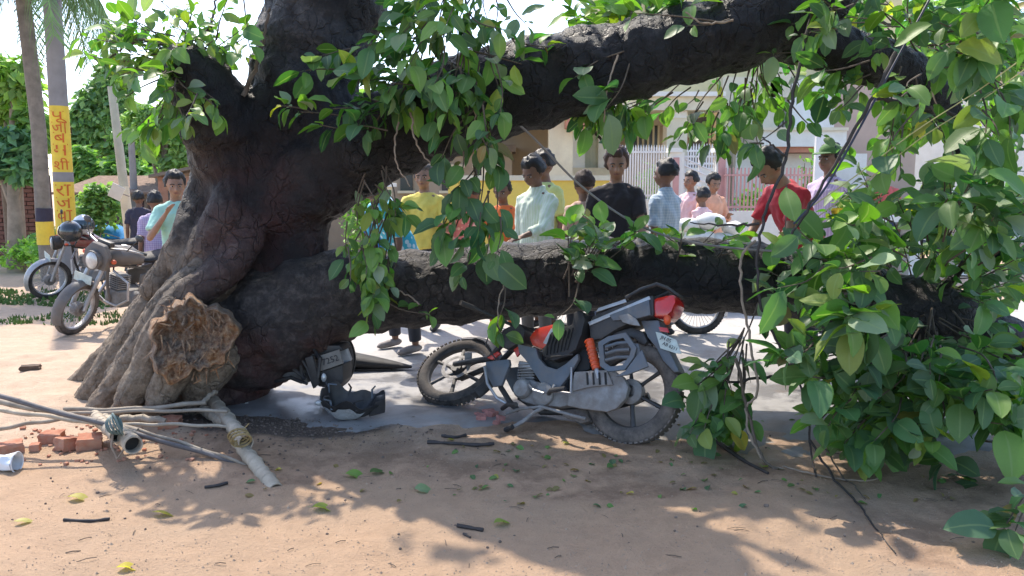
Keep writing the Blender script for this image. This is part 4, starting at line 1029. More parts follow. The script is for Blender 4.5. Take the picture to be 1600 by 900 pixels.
helmet('black helmet with a dark visor resting on the maroon motorcycle', at(110, 362, 9.7), M_HELB, 2.6)
helmet('white helmet behind the black one on the parked motorcycle', at(130, 352, 10.0), M_HELW, -1.0)
M_PLATED = mat('dusty_plate', (.20, .19, .17), .8, .2, 25, .1, dirt=(MUD, .6))
# --- second crushed motorcycle, at the foot of the trunk
c0 = gp(500, 605); cr2 = thing('crushed_motorcycle', 'black motorcycle crushed flat beneath the base of the lower limb', 'motorcycle', c0); CI = Matrix.Translation(-c0)
def cp(nm, mb, m_, par=None, **k):
    me = mb.mesh(nm, **k); me.transform(CI); me.materials.append(m_); return link(nm, me, None, par or cr2)
ax = Vector((.86, -.5, .12)).normalized(); cw = at(505, 562, 5.35); 
wheel(at(520, 562, 5.50), ax, .20, .05, 'rear_wheel', M_TYRE, M_BLK, cr2, CI)
def poly(nm, pts, Y, th, m_, par=None, bev=.004, til=0):
    mb = MB(); d = Vector((.25, 1, til)).normalized(); mb.prism(pts, lambda p: at(p[0], p[1], Y), lambda p: at(p[0], p[1], Y) + d * th, bev); return cp(nm, mb, m_, par)
pn = poly('number_plate', [(496, 557), (530, 546), (536, 568), (501, 580)], 5.12, .006, M_PLATED, bev=.001); pn['label'] = 'bent dusty number plate'
me = text_mesh('7252', .058); ex = (at(530, 546, 5.12) - at(496, 557, 5.12)).normalized(); ny = Vector((0, -1, 0)); ey = ny.cross(ex); M4 = Matrix((ex, ey, ny)).transposed().to_4x4(); M4.translation = at(516, 563, 5.114); me.transform(CI @ M4); me.materials.append(M_INK); link('lettering', me, None, pn)
poly('tail_cowl', [(470, 548), (490, 540), (530, 540), (536, 548), (500, 556), (478, 572)], 5.2, .12, M_BLK)
poly('mudguard', [(505, 580), (535, 570), (536, 596), (526, 608), (498, 604), (488, 590)], 5.16, .14, M_BLK)
poly('side_panel', [(418, 582), (440, 566), (455, 556), (468, 566), (482, 598), (470, 600), (445, 590)], 5.3, .05, M_ALU)
poly('side_panel', [(440, 556), (470, 548), (500, 570), (506, 600), (486, 596), (466, 575)], 5.36, .1, M_BLK)
for pp in ([(445, 560, 5.25), (460, 578, 5.2), (478, 592, 5.2)], [(466, 552, 5.2), (480, 575, 5.18), (492, 606, 5.15)], [(505, 585, 5.1), (510, 600, 5.1), (520, 612, 5.08)]):
    cp('frame_tube', MB().tube([at(*a) for a in pp], .012, 8), M_BLK)
for pp in ([(420, 590, 5.3), (440, 572, 5.25), (462, 560, 5.2)], [(430, 596, 5.2), (455, 590, 5.15), (480, 600, 5.1)], [(448, 548, 5.3), (470, 570, 5.2), (474, 598, 5.2)], [(490, 545, 5.15), (500, 560, 5.1), (497, 590, 5.08)]):
    cp('frame_tube', MB().tube([at(*a) for a in pp], [.010, .014, .009], 8), M_BLK)
poly('exhaust_shield', [(476, 560), (488, 556), (500, 600), (490, 606)], 5.12, .03, M_BLK)
poly('fender_stay', [(528, 545), (540, 542), (548, 562), (540, 575)], 5.3, .03, M_SILV)
cp('turn_signal', MB().sph(at(506, 590, 5.08), (.018, .02, .03), 10), M_LAMP)
# torn-off parts lying about
def debris(name, label, cat, pts, h, m_, extra=None, th=.012):
    c = gp(*pts[len(pts) // 2]); t = thing(name, label, cat, (c.x, c.y, 0)); I2 = Matrix.Translation((-c.x, -c.y, 0)); return t, I2
s0 = gp(578, 578); st = thing('torn_seat', 'black motorcycle seat lying on the road below the person in blue', 'seat', s0)
mb = MB(); mb.tube([Vector((-.30, .02, .05)), Vector((-.15, 0, .085)), Vector((.02, 0, .06)), Vector((.2, -.02, .045)), Vector((.34, -.03, .03))], [.05, .12, .10, .06, .02], 14, flat=.5, up=(0, 0, 1)); mb2 = remesh(mb, .012, 3, 'cushion'); link('cushion', mb2, M_SEAT, st)
st['label'] = 'black motorcycle seat lying on the road below the stooping person'
link('base_plate', MB().box((-.05, 0, .018), (.46, .16, .014), None, .005).mesh('base_plate'), M_BLK, st)
s0 = gp(540, 655); st = thing('broken_headlight_cowl', 'broken dark headlight cowl lying upside down on the mud', 'motorcycle part', s0); st.rotation_euler = (.25, .12, .15)
def bowl(a, r, o=0):
    x = cos(a) * r * (.20 + .03 * cos(a)) + o * cos(a); y = sin(a) * r * (.13 + .02 * cos(3 * a)) + o * sin(a); z = .015 + .15 * r ** 2.4 + .025 * r ** 3 * sin(3 * a + .6) + .02 * r ** 3 * sin(7 * a) - o * (1 - r)
    return Vector((x, y, z))
vs = []; fs = []; nn = 48; nr = 12
for k in range(2):
    for i in range(nr + 1):
        for j in range(nn): vs.append(bowl(2 * pi * j / nn, i / nr, -.007 * k))
for k in range(2):
    for i in range(nr):
        for j in range(nn):
            a = k * (nr + 1) * nn + i * nn + j; b = k * (nr + 1) * nn + i * nn + (j + 1) % nn; fs.append((a, b, b + nn, a + nn))
q = (nr + 1) * nn
for j in range(nn): a = nr * nn + j; b = nr * nn + (j + 1) % nn; fs.append((a, b, b + q, a + q))
link('shell', MB().add(vs, fs).mesh('shell'), M_BLK, st)
vs = []; fs = []
for i in range(8):
    for j in range(15): vs.append(bowl(radians(205 + 100 * j / 14), .45 + .45 * i / 7 - .06 * abs(sin(j * .9)), .006))
for i in range(7):
    for j in range(14): a = i * 15 + j; fs.append((a, a + 1, a + 16, a + 15))
o = link('cracked_lens', MB().add(vs, fs).mesh('cracked_lens'), M_LAMP, st)
for k in range(6): a = radians(40 + 50 * k); b = bowl(a, .9); link('bracket', MB().tube([b, b + Vector((U(-.03, .03), .02, .05)), b + Vector((U(-.06, .06), 0, .06 + .03 * R()))], [.009, .007, .005], 6).mesh('bracket'), M_BLK if k % 2 else M_GREY, st)
link('turn_signal', MB().sph((-.17, -.03, .12), (.026, .018, .018), 12).mesh('turn_signal'), M_LAMP, st)
link('torn_flap', MB().prism([(.14, .06), (.24, .10), (.23, .20), (.17, .17)], lambda a: Vector((a[0], -.06, a[1])), lambda a: Vector((a[0], .02, a[1])), .01).mesh('torn_flap'), M_BLK, st)
# ------------------------------------------------------------------ people
def cloth(name, col, var=.12, pattern=None, col2=None):
    m, N = newmat(name); co = N.co(); f = N.noise(9, 6, co)
    c = N.ramp(f, [(.3, tuple(x * (1 - var) for x in col)), (.7, tuple(min(1, x * (1 + var)) for x in col))])
    if pattern:
        if pattern == 'print':
            v = N.new('ShaderNodeTexVoronoi'); v.inputs['Scale'].default_value = 16; N.l.new(co, v.inputs['Vector']); k = N.ramp(v.outputs['Distance'], [(.28, (1, 1, 1)), (.36, (0, 0, 0))])
        else:
            w = N.new('ShaderNodeTexWave'); w.wave_type = 'BANDS'; w.bands_direction = 'X'; w.inputs['Scale'].default_value = 12; w.inputs['Distortion'].default_value = .6; N.l.new(co, w.inputs['Vector'])
            k = N.ramp(w.outputs[0], [(.6, (0, 0, 0)), (.75, (1, 1, 1))])
            if pattern == 'check':
                w2 = N.new('ShaderNodeTexWave'); w2.bands_direction = 'Z'; w2.inputs['Scale'].default_value = 12; N.l.new(co, w2.inputs['Vector'])
                k = N.math('MULTIPLY', N.math('ADD', k, N.ramp(w2.outputs[0], [(.6, (0, 0, 0)), (.75, (1, 1, 1))])), .5)
        c = N.mix(k, c, col2)
    N.base(c); N.p.inputs['Roughness'].default_value = .88; N.p.inputs['Sheen Weight'].default_value = .15
    N.bump(N.noise(26, 6, co), .35, .01); return m
M_SKIN = mat('skin', (.30, .165, .105), .55, .18, 12, .15)
M_SKIND = mat('dark_skin', (.19, .10, .065), .55, .18, 12, .15)
M_HAIR = mat('black_hair', (.012, .010, .010), .5, .4, 40, .6)
M_HAIRB = mat('brown_hair', (.060, .030, .020), .55, .4, 40, .6)
M_EYE = mat('eye', (.30, .28, .26), .3, .1, 20, 0)
M_PUP = mat('pupil', (.015, .01, .01), .2, .1, 20, 0)
M_LIP = mat('lips', (.20, .075, .06), .5, .1, 20, 0)
M_TRO = cloth('dark_trousers', (.030, .032, .042)); M_TROB = cloth('blue_jeans', (.06, .09, .16)); M_TROG = cloth('grey_trousers', (.12, .115, .11))
M_SHOE = mat('shoe', (.03, .03, .03), .6, .2, 12, .1); M_SHOEG = mat('grey_shoe', (.25, .22, .21), .7, .2, 12, .1)
ARM = dict(  # elbow and wrist relative to the shoulder, for the right side (x mirrored for the left); y forward
    down=((.05, -.02, -.29), (.07, .05, -.54)), fwd=((.05, .16, -.24), (.0, .38, -.30)), bent=((.07, .04, -.28), (-.02, .24, -.20)),
    face=((.12, .12, -.26), (-.03, .22, -.02)), reach=((.03, .24, -.17), (.0, .48, -.26)), hip=((.16, -.06, -.26), (.02, .05, -.42)), low=((.05, .12, -.27), (.02, .26, -.46)))
def add_hand(mb, w, d, side, curl=.5):
    d = d.normalized(); s = d.cross(Vector((0, 0, 1)));
    if s.length < .1: s = Vector((1, 0, 0))
    s.normalize(); n_ = s.cross(d); s = s * side
    mb.tube([w - d * .02, w + d * .03, w + d * .085], [.024, .036, .036], 10, flat=.5, up=n_); mb.sph(w + d * .085, (.03, .03, .02), 8)
    for k, ln in enumerate((.060, .070, .066, .052)):
        b = w + d * .082 + s * (.027 - .018 * k); e = b + d * ln * .55 - n_ * ln * .2 * curl; f = e + d * ln * .4 - n_ * ln * .6 * curl
        mb.tube([b - d * .02, b, e, f], [.009, .0095, .0085, .007], 6)
    b = w + d * .03 + s * .028; mb.tube([b - s * .01, b + s * .022 + d * .02, b + s * .030 + d * .052], [.012, .011, .008], 6)
def person(label, top, Y, yaw, shirt, trousers=M_TRO, skin=M_SKIN, hair=M_HAIR, lean=0, tilt=0, turn=0, armL='down', armR='down', sleeve=.55, group='people gathered behind the fallen tree', h=None, hairlen=0, wide=1.0, hat=None, dress=False, vox=.0125, shoes=M_SHOE, extra=None, side_lean=0, feet=.10, collar=False):
    """yaw: the way the person faces (0 = towards the camera, + turns to the picture's left); top: pixel of the crown of the head"""
    tp = at(top[0], top[1], Y); H = (h or max(.9, min(1.85, tp.z))); s = H / 1.70
    if lean: s = (h or 1.66) / 1.70
    r = thing('person', label, 'person', (0, 0, 0), 0, group)
    f = Vector((-sin(yaw), -cos(yaw), 0)); 
    r.rotation_euler = (0, 0, atan2(-f.x, f.y)); r.scale = (s, s, s)
    LM = Matrix.Translation((0, 0, .93)) @ Matrix.Rotation(-lean, 4, 'X') @ Matrix.Rotation(side_lean, 4, 'Y') @ Matrix.Translation((0, 0, -.93))
    T = lambda v: LM @ Vector(v)
    HM = LM @ Matrix.Translation((0, .01, 1.50)) @ Matrix.Rotation(turn, 4, 'Z') @ Matrix.Rotation(-tilt, 4, 'X') @ Matrix.Diagonal((1.16, 1.10, 1.06, 1)) @ Matrix.Translation((0, 0, -1.50))
    TH_ = lambda v: HM @ Vector(v)
    crown = TH_((0, 0, 1.70)); wc = Vector((tp.x, tp.y, 0)) - Matrix.Rotation(r.rotation_euler.z, 3, 'Z') @ (Vector((crown.x, crown.y, 0)) * s)
    r.location = (wc.x, wc.y, .012)
    # --- one continuous body
    mb = MB(); R3 = HM.to_3x3()
    mb.sph(TH_((0, -.012, 1.605)), (.076, .094, .098), 16, R3); mb.sph(TH_((0, .030, 1.548)), (.056, .062, .068), 14, R3); mb.sph(TH_((0, .052, 1.512)), (.030, .026, .024), 10, R3)
    mb.tube([TH_((0, .082, 1.600)), TH_((0, .107, 1.556)), TH_((0, .088, 1.545))], [.009, .015, .010], 8)          # nose
    for sd in (-1, 1):
        mb.sph(TH_((.078 * sd, -.008, 1.575)), (.010, .020, .032), 8, R3); mb.sph(TH_((.030 * sd, .070, 1.603)), (.024, .018, .010), 8, R3); mb.sph(TH_((.036 * sd, .060, 1.555)), (.022, .022, .022), 8, R3)
    mb.tube([T((0, -.015, 1.36)), T((0, -.010, 1.44)), TH_((0, .0, 1.53))], [.075, .054, .050], 14)
    bmx_ = MB(); W = wide * U(.92, 1.10)
    bmx_.loft([((0, 0, .84), .10 * W, .08), ((0, 0, .93), .155 * W, .105), ((0, 0, 1.06), .130 * W, .095), ((0, 0, 1.20), .148 * W, .105), ((0, 0, 1.31), .155 * W, .105), ((0, -.01, 1.39), .11 * W, .075), ((0, -.01, 1.44), .06, .055)])
    bmx_.xf(LM); mb.add(bmx_.v, bmx_.f)
    arms = {}
    for sd, an in ((1, armR), (-1, armL)):
        # r local: +x is the person's right when facing +y
        a = ARM[an] if isinstance(an, str) else an; sh = Vector((.163 * W * sd, -.005, 1.340))
        el = sh + Vector((a[0][0] * sd, a[0][1], a[0][2])); wr = sh + Vector((a[1][0] * sd, a[1][1], a[1][2])); arms[sd] = (T(sh), T(el), T(wr))
        S3, E3, W3 = arms[sd]; mb.sph(S3, .052, 10); mb.tube([T((.07 * sd, 0, 1.385)), S3, S3.lerp(E3, .5), E3], [.05, .048, .040, .034], 10); mb.sph(E3, .035, 8)
        mb.tube([E3, E3.lerp(W3, .35), W3], [.034, .034, .022], 10); mb.sph(W3, .022, 8); add_hand(mb, W3, (W3 - E3), sd)
        hp = Vector((.085 * sd, 0, .90)); kn = Vector((feet * sd, .02, .49)); ak = Vector(((feet + .01) * sd, -.01, .09))
        mb.tube([hp, hp.lerp(kn, .5), kn], [.088, .072, .052], 12); mb.sph(kn, .052, 10); mb.tube([kn, kn.lerp(ak, .35), ak], [.050, .054, .032], 12); mb.sph(ak, .034, 8)
        mb.tube([ak + Vector((0, -.045, -.045)), ak + Vector((0, .05, -.055)), ak + Vector((0, .16, -.068))], [.032, .036, .022], 10, flat=.75, up=(0, 0, 1))
    me = remesh(mb, vox, 2, 'body'); me.materials.append(skin); link('body', me, None, r)
    # --- shirt
    mb = MB(); sl = MB(); lo = .86 if not dress else .62
    sl.loft([((0, 0, lo), .172 * W + (.04 if dress else 0), .128 + (.03 if dress else 0)), ((0, 0, .95), .172 * W, .122), ((0, 0, 1.08), .158 * W, .118), ((0, 0, 1.22), .168 * W, .124), ((0, 0, 1.31), .170 * W, .120), ((0, -.005, 1.375), .130 * W, .092), ((0, -.01, 1.43), .078, .07)])
    sl.xf(LM); mb.add(sl.v, sl.f)
    for sd in (-1, 1):
        S3, E3, W3 = arms[sd]; e = S3.lerp(E3, min(1, sleeve * 1.35)); mb.tube([T((.055 * sd, 0, 1.375)), S3, e] + ([E3.lerp(W3, (sleeve - .74) * 3)] if sleeve > .76 else []), [.060, .068, .062] + ([.045] if sleeve > .76 else []), 12)
    if collar: mb.tube([T((0, -.012, 1.42)), T((0, -.005, 1.462))], [.072, .066], 14)
    me = remesh(mb, vox, 2, 'shirt'); P = co_of(me); Nn = nrm_of(me)
    for i in range(len(P)):
        q = Vector(P[i]); P[i] += Nn[i] * (.016 * mn.noise(Vector((q.x * 16 + q.z * 6, q.y * 16, q.z * 8))) + .004 * mn.noise(q * 40) + .003)
    set_co(me, P); me.materials.append(shirt); link('shirt' if not dress else 'dress', me, None, r)
    # --- trousers
    mb = MB(); mb.loft([((0, 0, .80), .14 * W, .10), ((0, 0, .90), .166 * W, .118), ((0, 0, .97), .152 * W, .108)])
    for sd in (-1, 1):
        hp = Vector((.085 * sd, 0, .90)); kn = Vector((feet * sd, .02, .49)); ak = Vector(((feet + .01) * sd, -.01, .09))
        mb.tube([hp, hp.lerp(kn, .5), kn, kn.lerp(ak, .5), ak + Vector((0, 0, .02))], [.098, .088, .072, .062, .056], 12)
    me = remesh(mb, vox * 1.1, 2, 'trousers'); me.materials.append(trousers); link('trousers', me, None, r)
    for sd in (-1, 1):
        ak = Vector(((feet + .01) * sd, -.01, .09)); mb = MB(); mb.tube([ak + Vector((0, -.06, -.045)), ak + Vector((0, -.03, -.042)), ak + Vector((0, .06, -.05)), ak + Vector((0, .16, -.062)), ak + Vector((0, .19, -.068))], [.02, .040, .043, .034, .012], 12, flat=.85, up=(0, 0, 1)); link('shoe', mb.mesh('shoe'), shoes, r)
    # --- hair, face
    if hair:
        mb = MB(); mb.sph((0, 0, 0), (.088, .110, .112), 40)
        vs = []
        for x, y, z in mb.v:
            p = Vector((x, y, z)); k = 1.01 + .13 * mn.noise(p * 24 + Vector((Y, 0, 0))) + .14 * mn.noise(p * 75)
            face = sm(.035, .062, y) * sm(.060, .030, z - .15 * abs(x)); nape = sm(-.030 - hairlen, -.052 - hairlen, z)
            p = p * k * (1 - .28 * max(face, nape)); p.z += .012 * max(0, z / .1); vs.append(TH_((p.x, p.y - .020, p.z + 1.612)))
        mb.v = [tuple(v) for v in vs]; link('hair', mb.mesh('hair', ang=60), hair, r)
    for sd in (-1, 1):
        e = link('eye', MB().sph(TH_((.030 * sd, .074, 1.592)), (.014, .010, .009), 10, R3).mesh('eye'), M_EYE, r)
        link('pupil', MB().sph(TH_((.030 * sd, .081, 1.592)), (.006, .005, .007), 8, R3).mesh('pupil'), M_PUP, e)
        link('eyebrow', MB().tube([TH_((.014 * sd, .086, 1.610)), TH_((.030 * sd, .086, 1.615)), TH_((.048 * sd, .074, 1.609))], .0045, 6).mesh('eyebrow'), M_HAIR, r)
    link('mouth', MB().tube([TH_((-.022, .082, 1.530)), TH_((0, .092, 1.531)), TH_((.022, .082, 1.530))], [.003, .0065, .003], 8).mesh('mouth'), M_LIP, r)
    if extra: extra(r, T, TH_, arms)
    return r
MINT = cloth('mint_cloth', (.36, .62, .52)); PURP = cloth('purple_check', (.34, .25, .42), .1, 'check', (.55, .46, .60)); NAVY = cloth('navy_cloth', (.045, .04, .065))
TURQ = cloth('turquoise_print', (.05, .42, .55), .1, 'print', (.60, .74, .78)); YEL = cloth('yellow_cloth', (.72, .58, .12), .12); ORA = cloth('orange_cloth', (.78, .17, .04)); PALE = cloth('pale_stripe', (.62, .70, .52), .08, 'stripe', (.72, .76, .66))
YGRN = cloth('yellow_green_cloth', (.52, .58, .22)); PINKD = cloth('pink_print', (.55, .22, .24), .1, 'print', (.70, .52, .46)); SALM = cloth('faded_salmon_cloth', (.55, .36, .28)); BLACK = cloth('black_cloth', (.018, .014, .017))
BLCK = cloth('blue_grey_check', (.34, .43, .52), .08, 'check', (.50, .56, .60)); PINK = cloth('pale_pink_cloth', (.75, .50, .52)); REDT = cloth('dark_red_cloth', (.42, .02, .035)); LILAC = cloth('lilac_cloth', (.48, .34, .50), .1, 'stripe', (.60, .48, .60))
PEACH = cloth('peach_cloth', (.74, .38, .24)); GRN = cloth('green_cap', (.06, .14, .03)); WHT = cloth('white_cloth', (.70, .69, .64)); REDS = cloth('red_scarf', (.60, .07, .06)); BLU = cloth('blue_cloth', (.03, .16, .45)); SKYB = cloth('sky_blue_cloth', (.12, .40, .62))
person('boy in a mint shirt holding a hand to his face beside the roots', (273, 275), 7.3, -.5, MINT, M_TROB, armR='face', armL='down', group='people left of the trunk', wide=.85, tilt=.15)
person('person in a purple checked shirt, back turned, behind the boy in mint', (241, 305), 8.8, 2.6, PURP, M_TRO, group='people left of the trunk', skin=M_SKIND, wide=.9)
person('person in dark navy clothes far behind the purple shirt', (216, 303), 11.5, 2.9, NAVY, M_TRO, group='people left of the trunk', skin=M_SKIND)
def scarf(r, T, TH_, arms):
    mb = MB(); mb.sph(TH_((0, -.01, 1.635)), (.100, .118, .095), 18); mb.sph(TH_((.06, -.09, 1.57)), (.05, .04, .06), 10); link('scarf', remesh(mb, .012, 2, 'scarf'), REDS, r)
person('stooping person in a turquoise printed shirt and red head scarf, legs seen under the trunk', (566, 308), 6.7, .9, TURQ, M_TRO, lean=.45, tilt=.25, armR='low', armL='low', sleeve=.6, h=1.62, skin=M_SKIND, extra=scarf, feet=.17, shoes=M_SHOEG)
person('person in a yellow shirt with grey hair, face to the camera behind the limb', (661, 262), 7.9, .15, YEL, M_TRO, skin=M_SKIN, hair=mat('greying_hair', (.10, .09, .085), .7, .4, 40, .5), armR='fwd', armL='bent', sleeve=.6, dress=False, tilt=.1)
person('person in a blue top partly hidden behind the one in turquoise', (588, 300), 8.6, .3, BLU, M_TRO, h=1.4, lean=.0, skin=M_SKIND)
person('bending person in a pink patterned top behind hanging leaves', (742, 305), 8.2, -.6, PINKD, M_TRO, lean=.5, tilt=.2, armR='low', armL='low', h=1.5, skin=M_SKIND)
person('person in bright orange behind the hanging leaves, face turned down', (783, 285), 7.7, .3, ORA, ORA, skin=M_SKIND, dress=True, tilt=.3, armL='fwd', armR='fwd')
person('man in a pale striped shirt looking down over the trunk', (826, 251), 7.0, .75, PALE, M_TROG, skin=M_SKIND, tilt=.5, armL='fwd', armR='down', sleeve=.95, collar=True)
person('man in a yellow-green shirt just behind the pale striped shirt', (846, 243), 7.9, .9, YGRN, M_TROG, skin=M_SKIND, armR='down', tilt=.15)
person('child with a shaved head and faded salmon shirt, back to the camera', (912, 275), 7.3, 2.9, SALM, M_TRO, skin=M_SKIND, hair=mat('shaved_hair', (.045, .030, .024), .8, .3, 40, .2), wide=.82)
person('young man in a black top with bushy brown hair, facing the camera', (964, 238), 6.9, .1, BLACK, M_TROB, skin=M_SKIN, hair=M_HAIRB, hairlen=.03, armL='low', armR='down', sleeve=.5, tilt=.25)
person('boy in a blue-grey checked shirt seen from behind', (1039, 257), 7.5, 2.3, BLCK, M_TROG, collar=True, skin=M_SKIND, armL='down', armR='fwd', sleeve=.6)
person('person in a pale pink top in the background right of the checked shirt', (1079, 273), 10.8, 1.0, PINK, M_TROG, armR='fwd')
person('small child with dark skin in front of the peach-robed person', (1097, 298), 10.0, 2.6, PINK, M_TRO, skin=M_SKIND, wide=.8)
person('person draped in peach cloth beside the small child', (1118, 276), 10.4, -.3, PEACH, PEACH, dress=True, tilt=.3, armR='bent', armL='bent', sleeve=.95)
person('man in a dark red shirt leaning over the trunk with an arm stretched left', (1186, 246), 6.3, 1.25, REDT, M_TRO, skin=M_SKIN, lean=.5, tilt=.35, armR='reach', armL='reach', h=1.80, wide=1.05)
def cap(r, T, TH_, arms):
    mb = MB(); mb.sph(TH_((0, -.01, 1.655)), (.098, .115, .085), 18); mb.v = [(x, y, max(z, TH_((0, 0, 1.635)).z)) for x, y, z in mb.v]; o = link('cap', mb.mesh('cap'), GRN, r)
    link('cap_brim', MB().tube([TH_((0, .07, 1.645)), TH_((0, .12, 1.64)), TH_((0, .17, 1.63))], [.085, .08, .03], 16, flat=.12, up=(0, 0, 1)).mesh('cap_brim'), GRN, o)
person('man in a lilac shirt and dark green cap at the right, turned to the left', (1297, 233), 7.9, 1.1, LILAC, M_TRO, skin=M_SKIND, armL='down', armR='down', extra=cap, sleeve=.95)
person('person in red far off at the right by the parked motorcycle', (1386, 268), 13.4, .4, cloth('faded_red_cloth', (.60, .12, .10)), M_TROB, group='people far off across the road')
# ------------------------------------------------------------------ houses, walls, fences behind
M_CREAM = mat('cream_plaster', (.72, .66, .50), .85, .08, 1.5, .15, dirt=((.48, .42, .33), .35))
M_WHITE = mat('white_plaster', (.78, .77, .72), .85, .06, 1.5, .15, dirt=((.55, .52, .46), .3))
M_YELW = mat('yellow_plaster', (.80, .60, .12), .85, .08, 2, .15, dirt=((.60, .45, .15), .4))
M_PINKP = mat('pink_brown_plaster', (.50, .37, .30), .85, .1, 2, .15)
M_TAN = mat('tan_plaster', (.42, .34, .26), .9, .12, 2, .2)
M_CONC = mat('weathered_concrete', (.34, .31, .28), .9, .2, 4, .3, dirt=((.18, .15, .13), .5))
M_DKW = mat('dark_window', (.035, .035, .04), .25, .2, 3, 0)
M_BAR = mat('white_bars', (.75, .73, .72), .5, .08, 6, .05); M_PBAR = mat('pink_bars', (.55, .30, .28), .6, .1, 6, .05)
M_TERR = mat('terracotta', (.48, .22, .15), .85, .2, 8, .2)
M_WOOD = mat('old_wood', (.18, .13, .09), .85, .3, 10, .3); M_TIN = mat('tin_roof', (.17, .155, .14), .75, .2, 3, .2, .1, dirt=((.28, .18, .12), .5))
def pbox(name, px0, py0, px1, py1, Y, depth, m_, par, inv):
    a = at(px0, py0, Y); b = at(px1, py1, Y); mb = MB(); mb.b2((a.x, Y, a.z), (b.x, Y + depth, b.z)); me = mb.mesh(name, False); me.transform(inv); me.materials.append(m_); return link(name, me, None, par)
def bthing(name, label, cat, px, Y):
    c = at(px, 300, Y); t = thing(name, label, cat, (c.x, Y, 0)); return t, Matrix.Translation((-c.x, -Y, 0))
def low(px, py0, Y): return py0
H, HI = bthing('house', 'cream two-storey house with a columned porch and white balcony across the road', 'house', 1080, 14)
def hb(n, *a): return pbox(n, *a, H, HI)
def base_y(Y): return 280 + CH * F / Y * 1.0
hb('wall', 760, 150, 1215, base_y(17) + 4, 17.0, .3, M_TAN)
hb('wall', 925, -160, 1400, 158, 15.2, .3, mat('pale_yellow_plaster', (.74, .64, .36), .85, .08, 2, .15, dirt=((.52, .46, .30), .4)))
hb('porch_slab', 742, 150, 1130, 172, 13.2, 4.1, M_CREAM)
hb('slab_edge', 738, 143, 1134, 150, 13.1, .2, M_WHITE)
hb('parapet', 738, 96, 900, 143, 13.3, .15, M_CREAM)
for a, b in ((858, 893), (1043, 1068), (752, 782)):
    o = hb('column', a, 172, b, base_y(13.35), 13.35, .36, M_CREAM); pbox('column_cap', a - 5, 172, b + 5, 184, 13.33, .40, M_WHITE, o, Matrix.Identity(4) @ HI)
hb('wall', 893, 172, 912, base_y(14.6), 14.6, .2, M_WHITE); hb('curtain', 912, 180, 936, 268, 14.7, .05, cloth('green_curtain', (.40, .42, .32), .1, 'stripe', (.52, .52, .42))); hb('wall', 936, 172, 958, base_y(14.6), 14.6, .2, M_WHITE)
o = hb('roof_tile_strip', 884, 176, 925, 200, 13.0, .3, M_TERR)
hb('step_wall', 893, 262, 958, base_y(14.5) + 1, 14.5, .08, M_CREAM)
hb('door', 1080, 178, 1105, 290, 16.9, .06, M_DKW)
w = hb('window', 985, 188, 1030, 235, 16.95, .05, M_DKW)
for k in range(6): pbox('window_bar', 988 + k * 8, 188, 990 + k * 8, 235, 16.92, .02, M_CREAM, w, HI)
# right wing
hb('wall', 1130, 120, 1205, base_y(14.9), 14.9, .3, M_CREAM); hb('wall', 1236, 120, 1292, base_y(14.9), 14.9, .3, M_WHITE); hb('wall', 1205, 214, 1236, base_y(14.9), 14.9, .3, M_CREAM); hb('wall', 1205, 100, 1236, 152, 14.9, .3, M_CREAM)
w = hb('window', 1205, 152, 1236, 214, 15.05, .05, M_DKW)
for k in range(5): pbox('window_bar', 1207 + k * 6.5, 152, 1208.6 + k * 6.5, 214, 14.95, .02, M_CONC, w, HI)
for k in range(5): pbox('window_bar', 1205, 160 + k * 11, 1236, 161.6 + k * 11, 14.94, .02, M_CONC, w, HI)
hb('wall', 1292, 100, 1420, base_y(14.95), 14.95, .3, M_PINKP)
hb('balcony', 1192, 203, 1322, 229, 13.6, 1.3, M_WHITE); hb('balcony_rim', 1188, 199, 1326, 204, 13.55, 1.35, M_CREAM)
hb('planter_strip', 1192, 229, 1318, 238, 13.7, 1.1, M_TERR)
hb('wall', 1150, 240, 1345, base_y(14.2), 14.2, .2, M_WHITE)
for k, (a, b, c, d) in enumerate(((955, 20, 985, 70), (1010, 0, 1050, 60), (1140, 30, 1175, 85))):
    w = hb('window', a, b, c, d, 15.12, .05, M_DKW); pbox('window_frame', a - 3, b - 4, c + 3, b, 15.08, .1, M_WHITE, w, HI)
# the neighbour with a weathered roof edge, top middle
NB, NI = bthing('house', 'weathered concrete house whose roof edge shows above the upper limb', 'house', 850, 19)
a = at(770, 98, 22); b = at(955, 30, 15.6); mb = MB(); d = (b - a); s_ = Vector((0, 0, 1)).cross(d).normalized() * .2
for off, zz, th, nm, m_ in ((0, 0, .45, 'roof_edge', M_CONC), (.1, -.45, .18, 'roof_lip', M_CREAM)):
    mb = MB(); A = a + Vector((0, 0, zz)); Bq = b + Vector((0, 0, zz)); q = s_ * (1 + off)
    vs = [A - q, Bq - q, Bq + q, A + q, A - q - Vector((0, 0, th)), Bq - q - Vector((0, 0, th)), Bq + q - Vector((0, 0, th)), A + q - Vector((0, 0, th))]
    mb.add(vs, [(0, 1, 2, 3), (7, 6, 5, 4), (0, 4, 5, 1), (1, 5, 6, 2), (2, 6, 7, 3), (3, 7, 4, 0)]); me = mb.mesh(nm, False); me.transform(NI); me.materials.append(m_); link(nm, me, None, NB)
mb = MB(); q = s_; A = a - Vector((0, 0, .6)); Bq = b - Vector((0, 0, .6)); vs = [Vector((p.x, p.y, z)) for z in (0, 1) for p in (A - q * .5, Bq - q * .5, Bq + q * .5, A + q * .5)]
vs = [Vector((v.x, v.y, 0 if i < 4 else (A.z if (i % 4) in (0, 3) else Bq.z))) for i, v in enumerate(vs)]
mb.add(vs, [(0, 1, 5, 4), (1, 2, 6, 5), (2, 3, 7, 6), (3, 0, 4, 7), (4, 5, 6, 7)]); me = mb.mesh('wall', False); me.transform(NI); me.materials.append(M_CREAM); link('wall', me, None, NB)
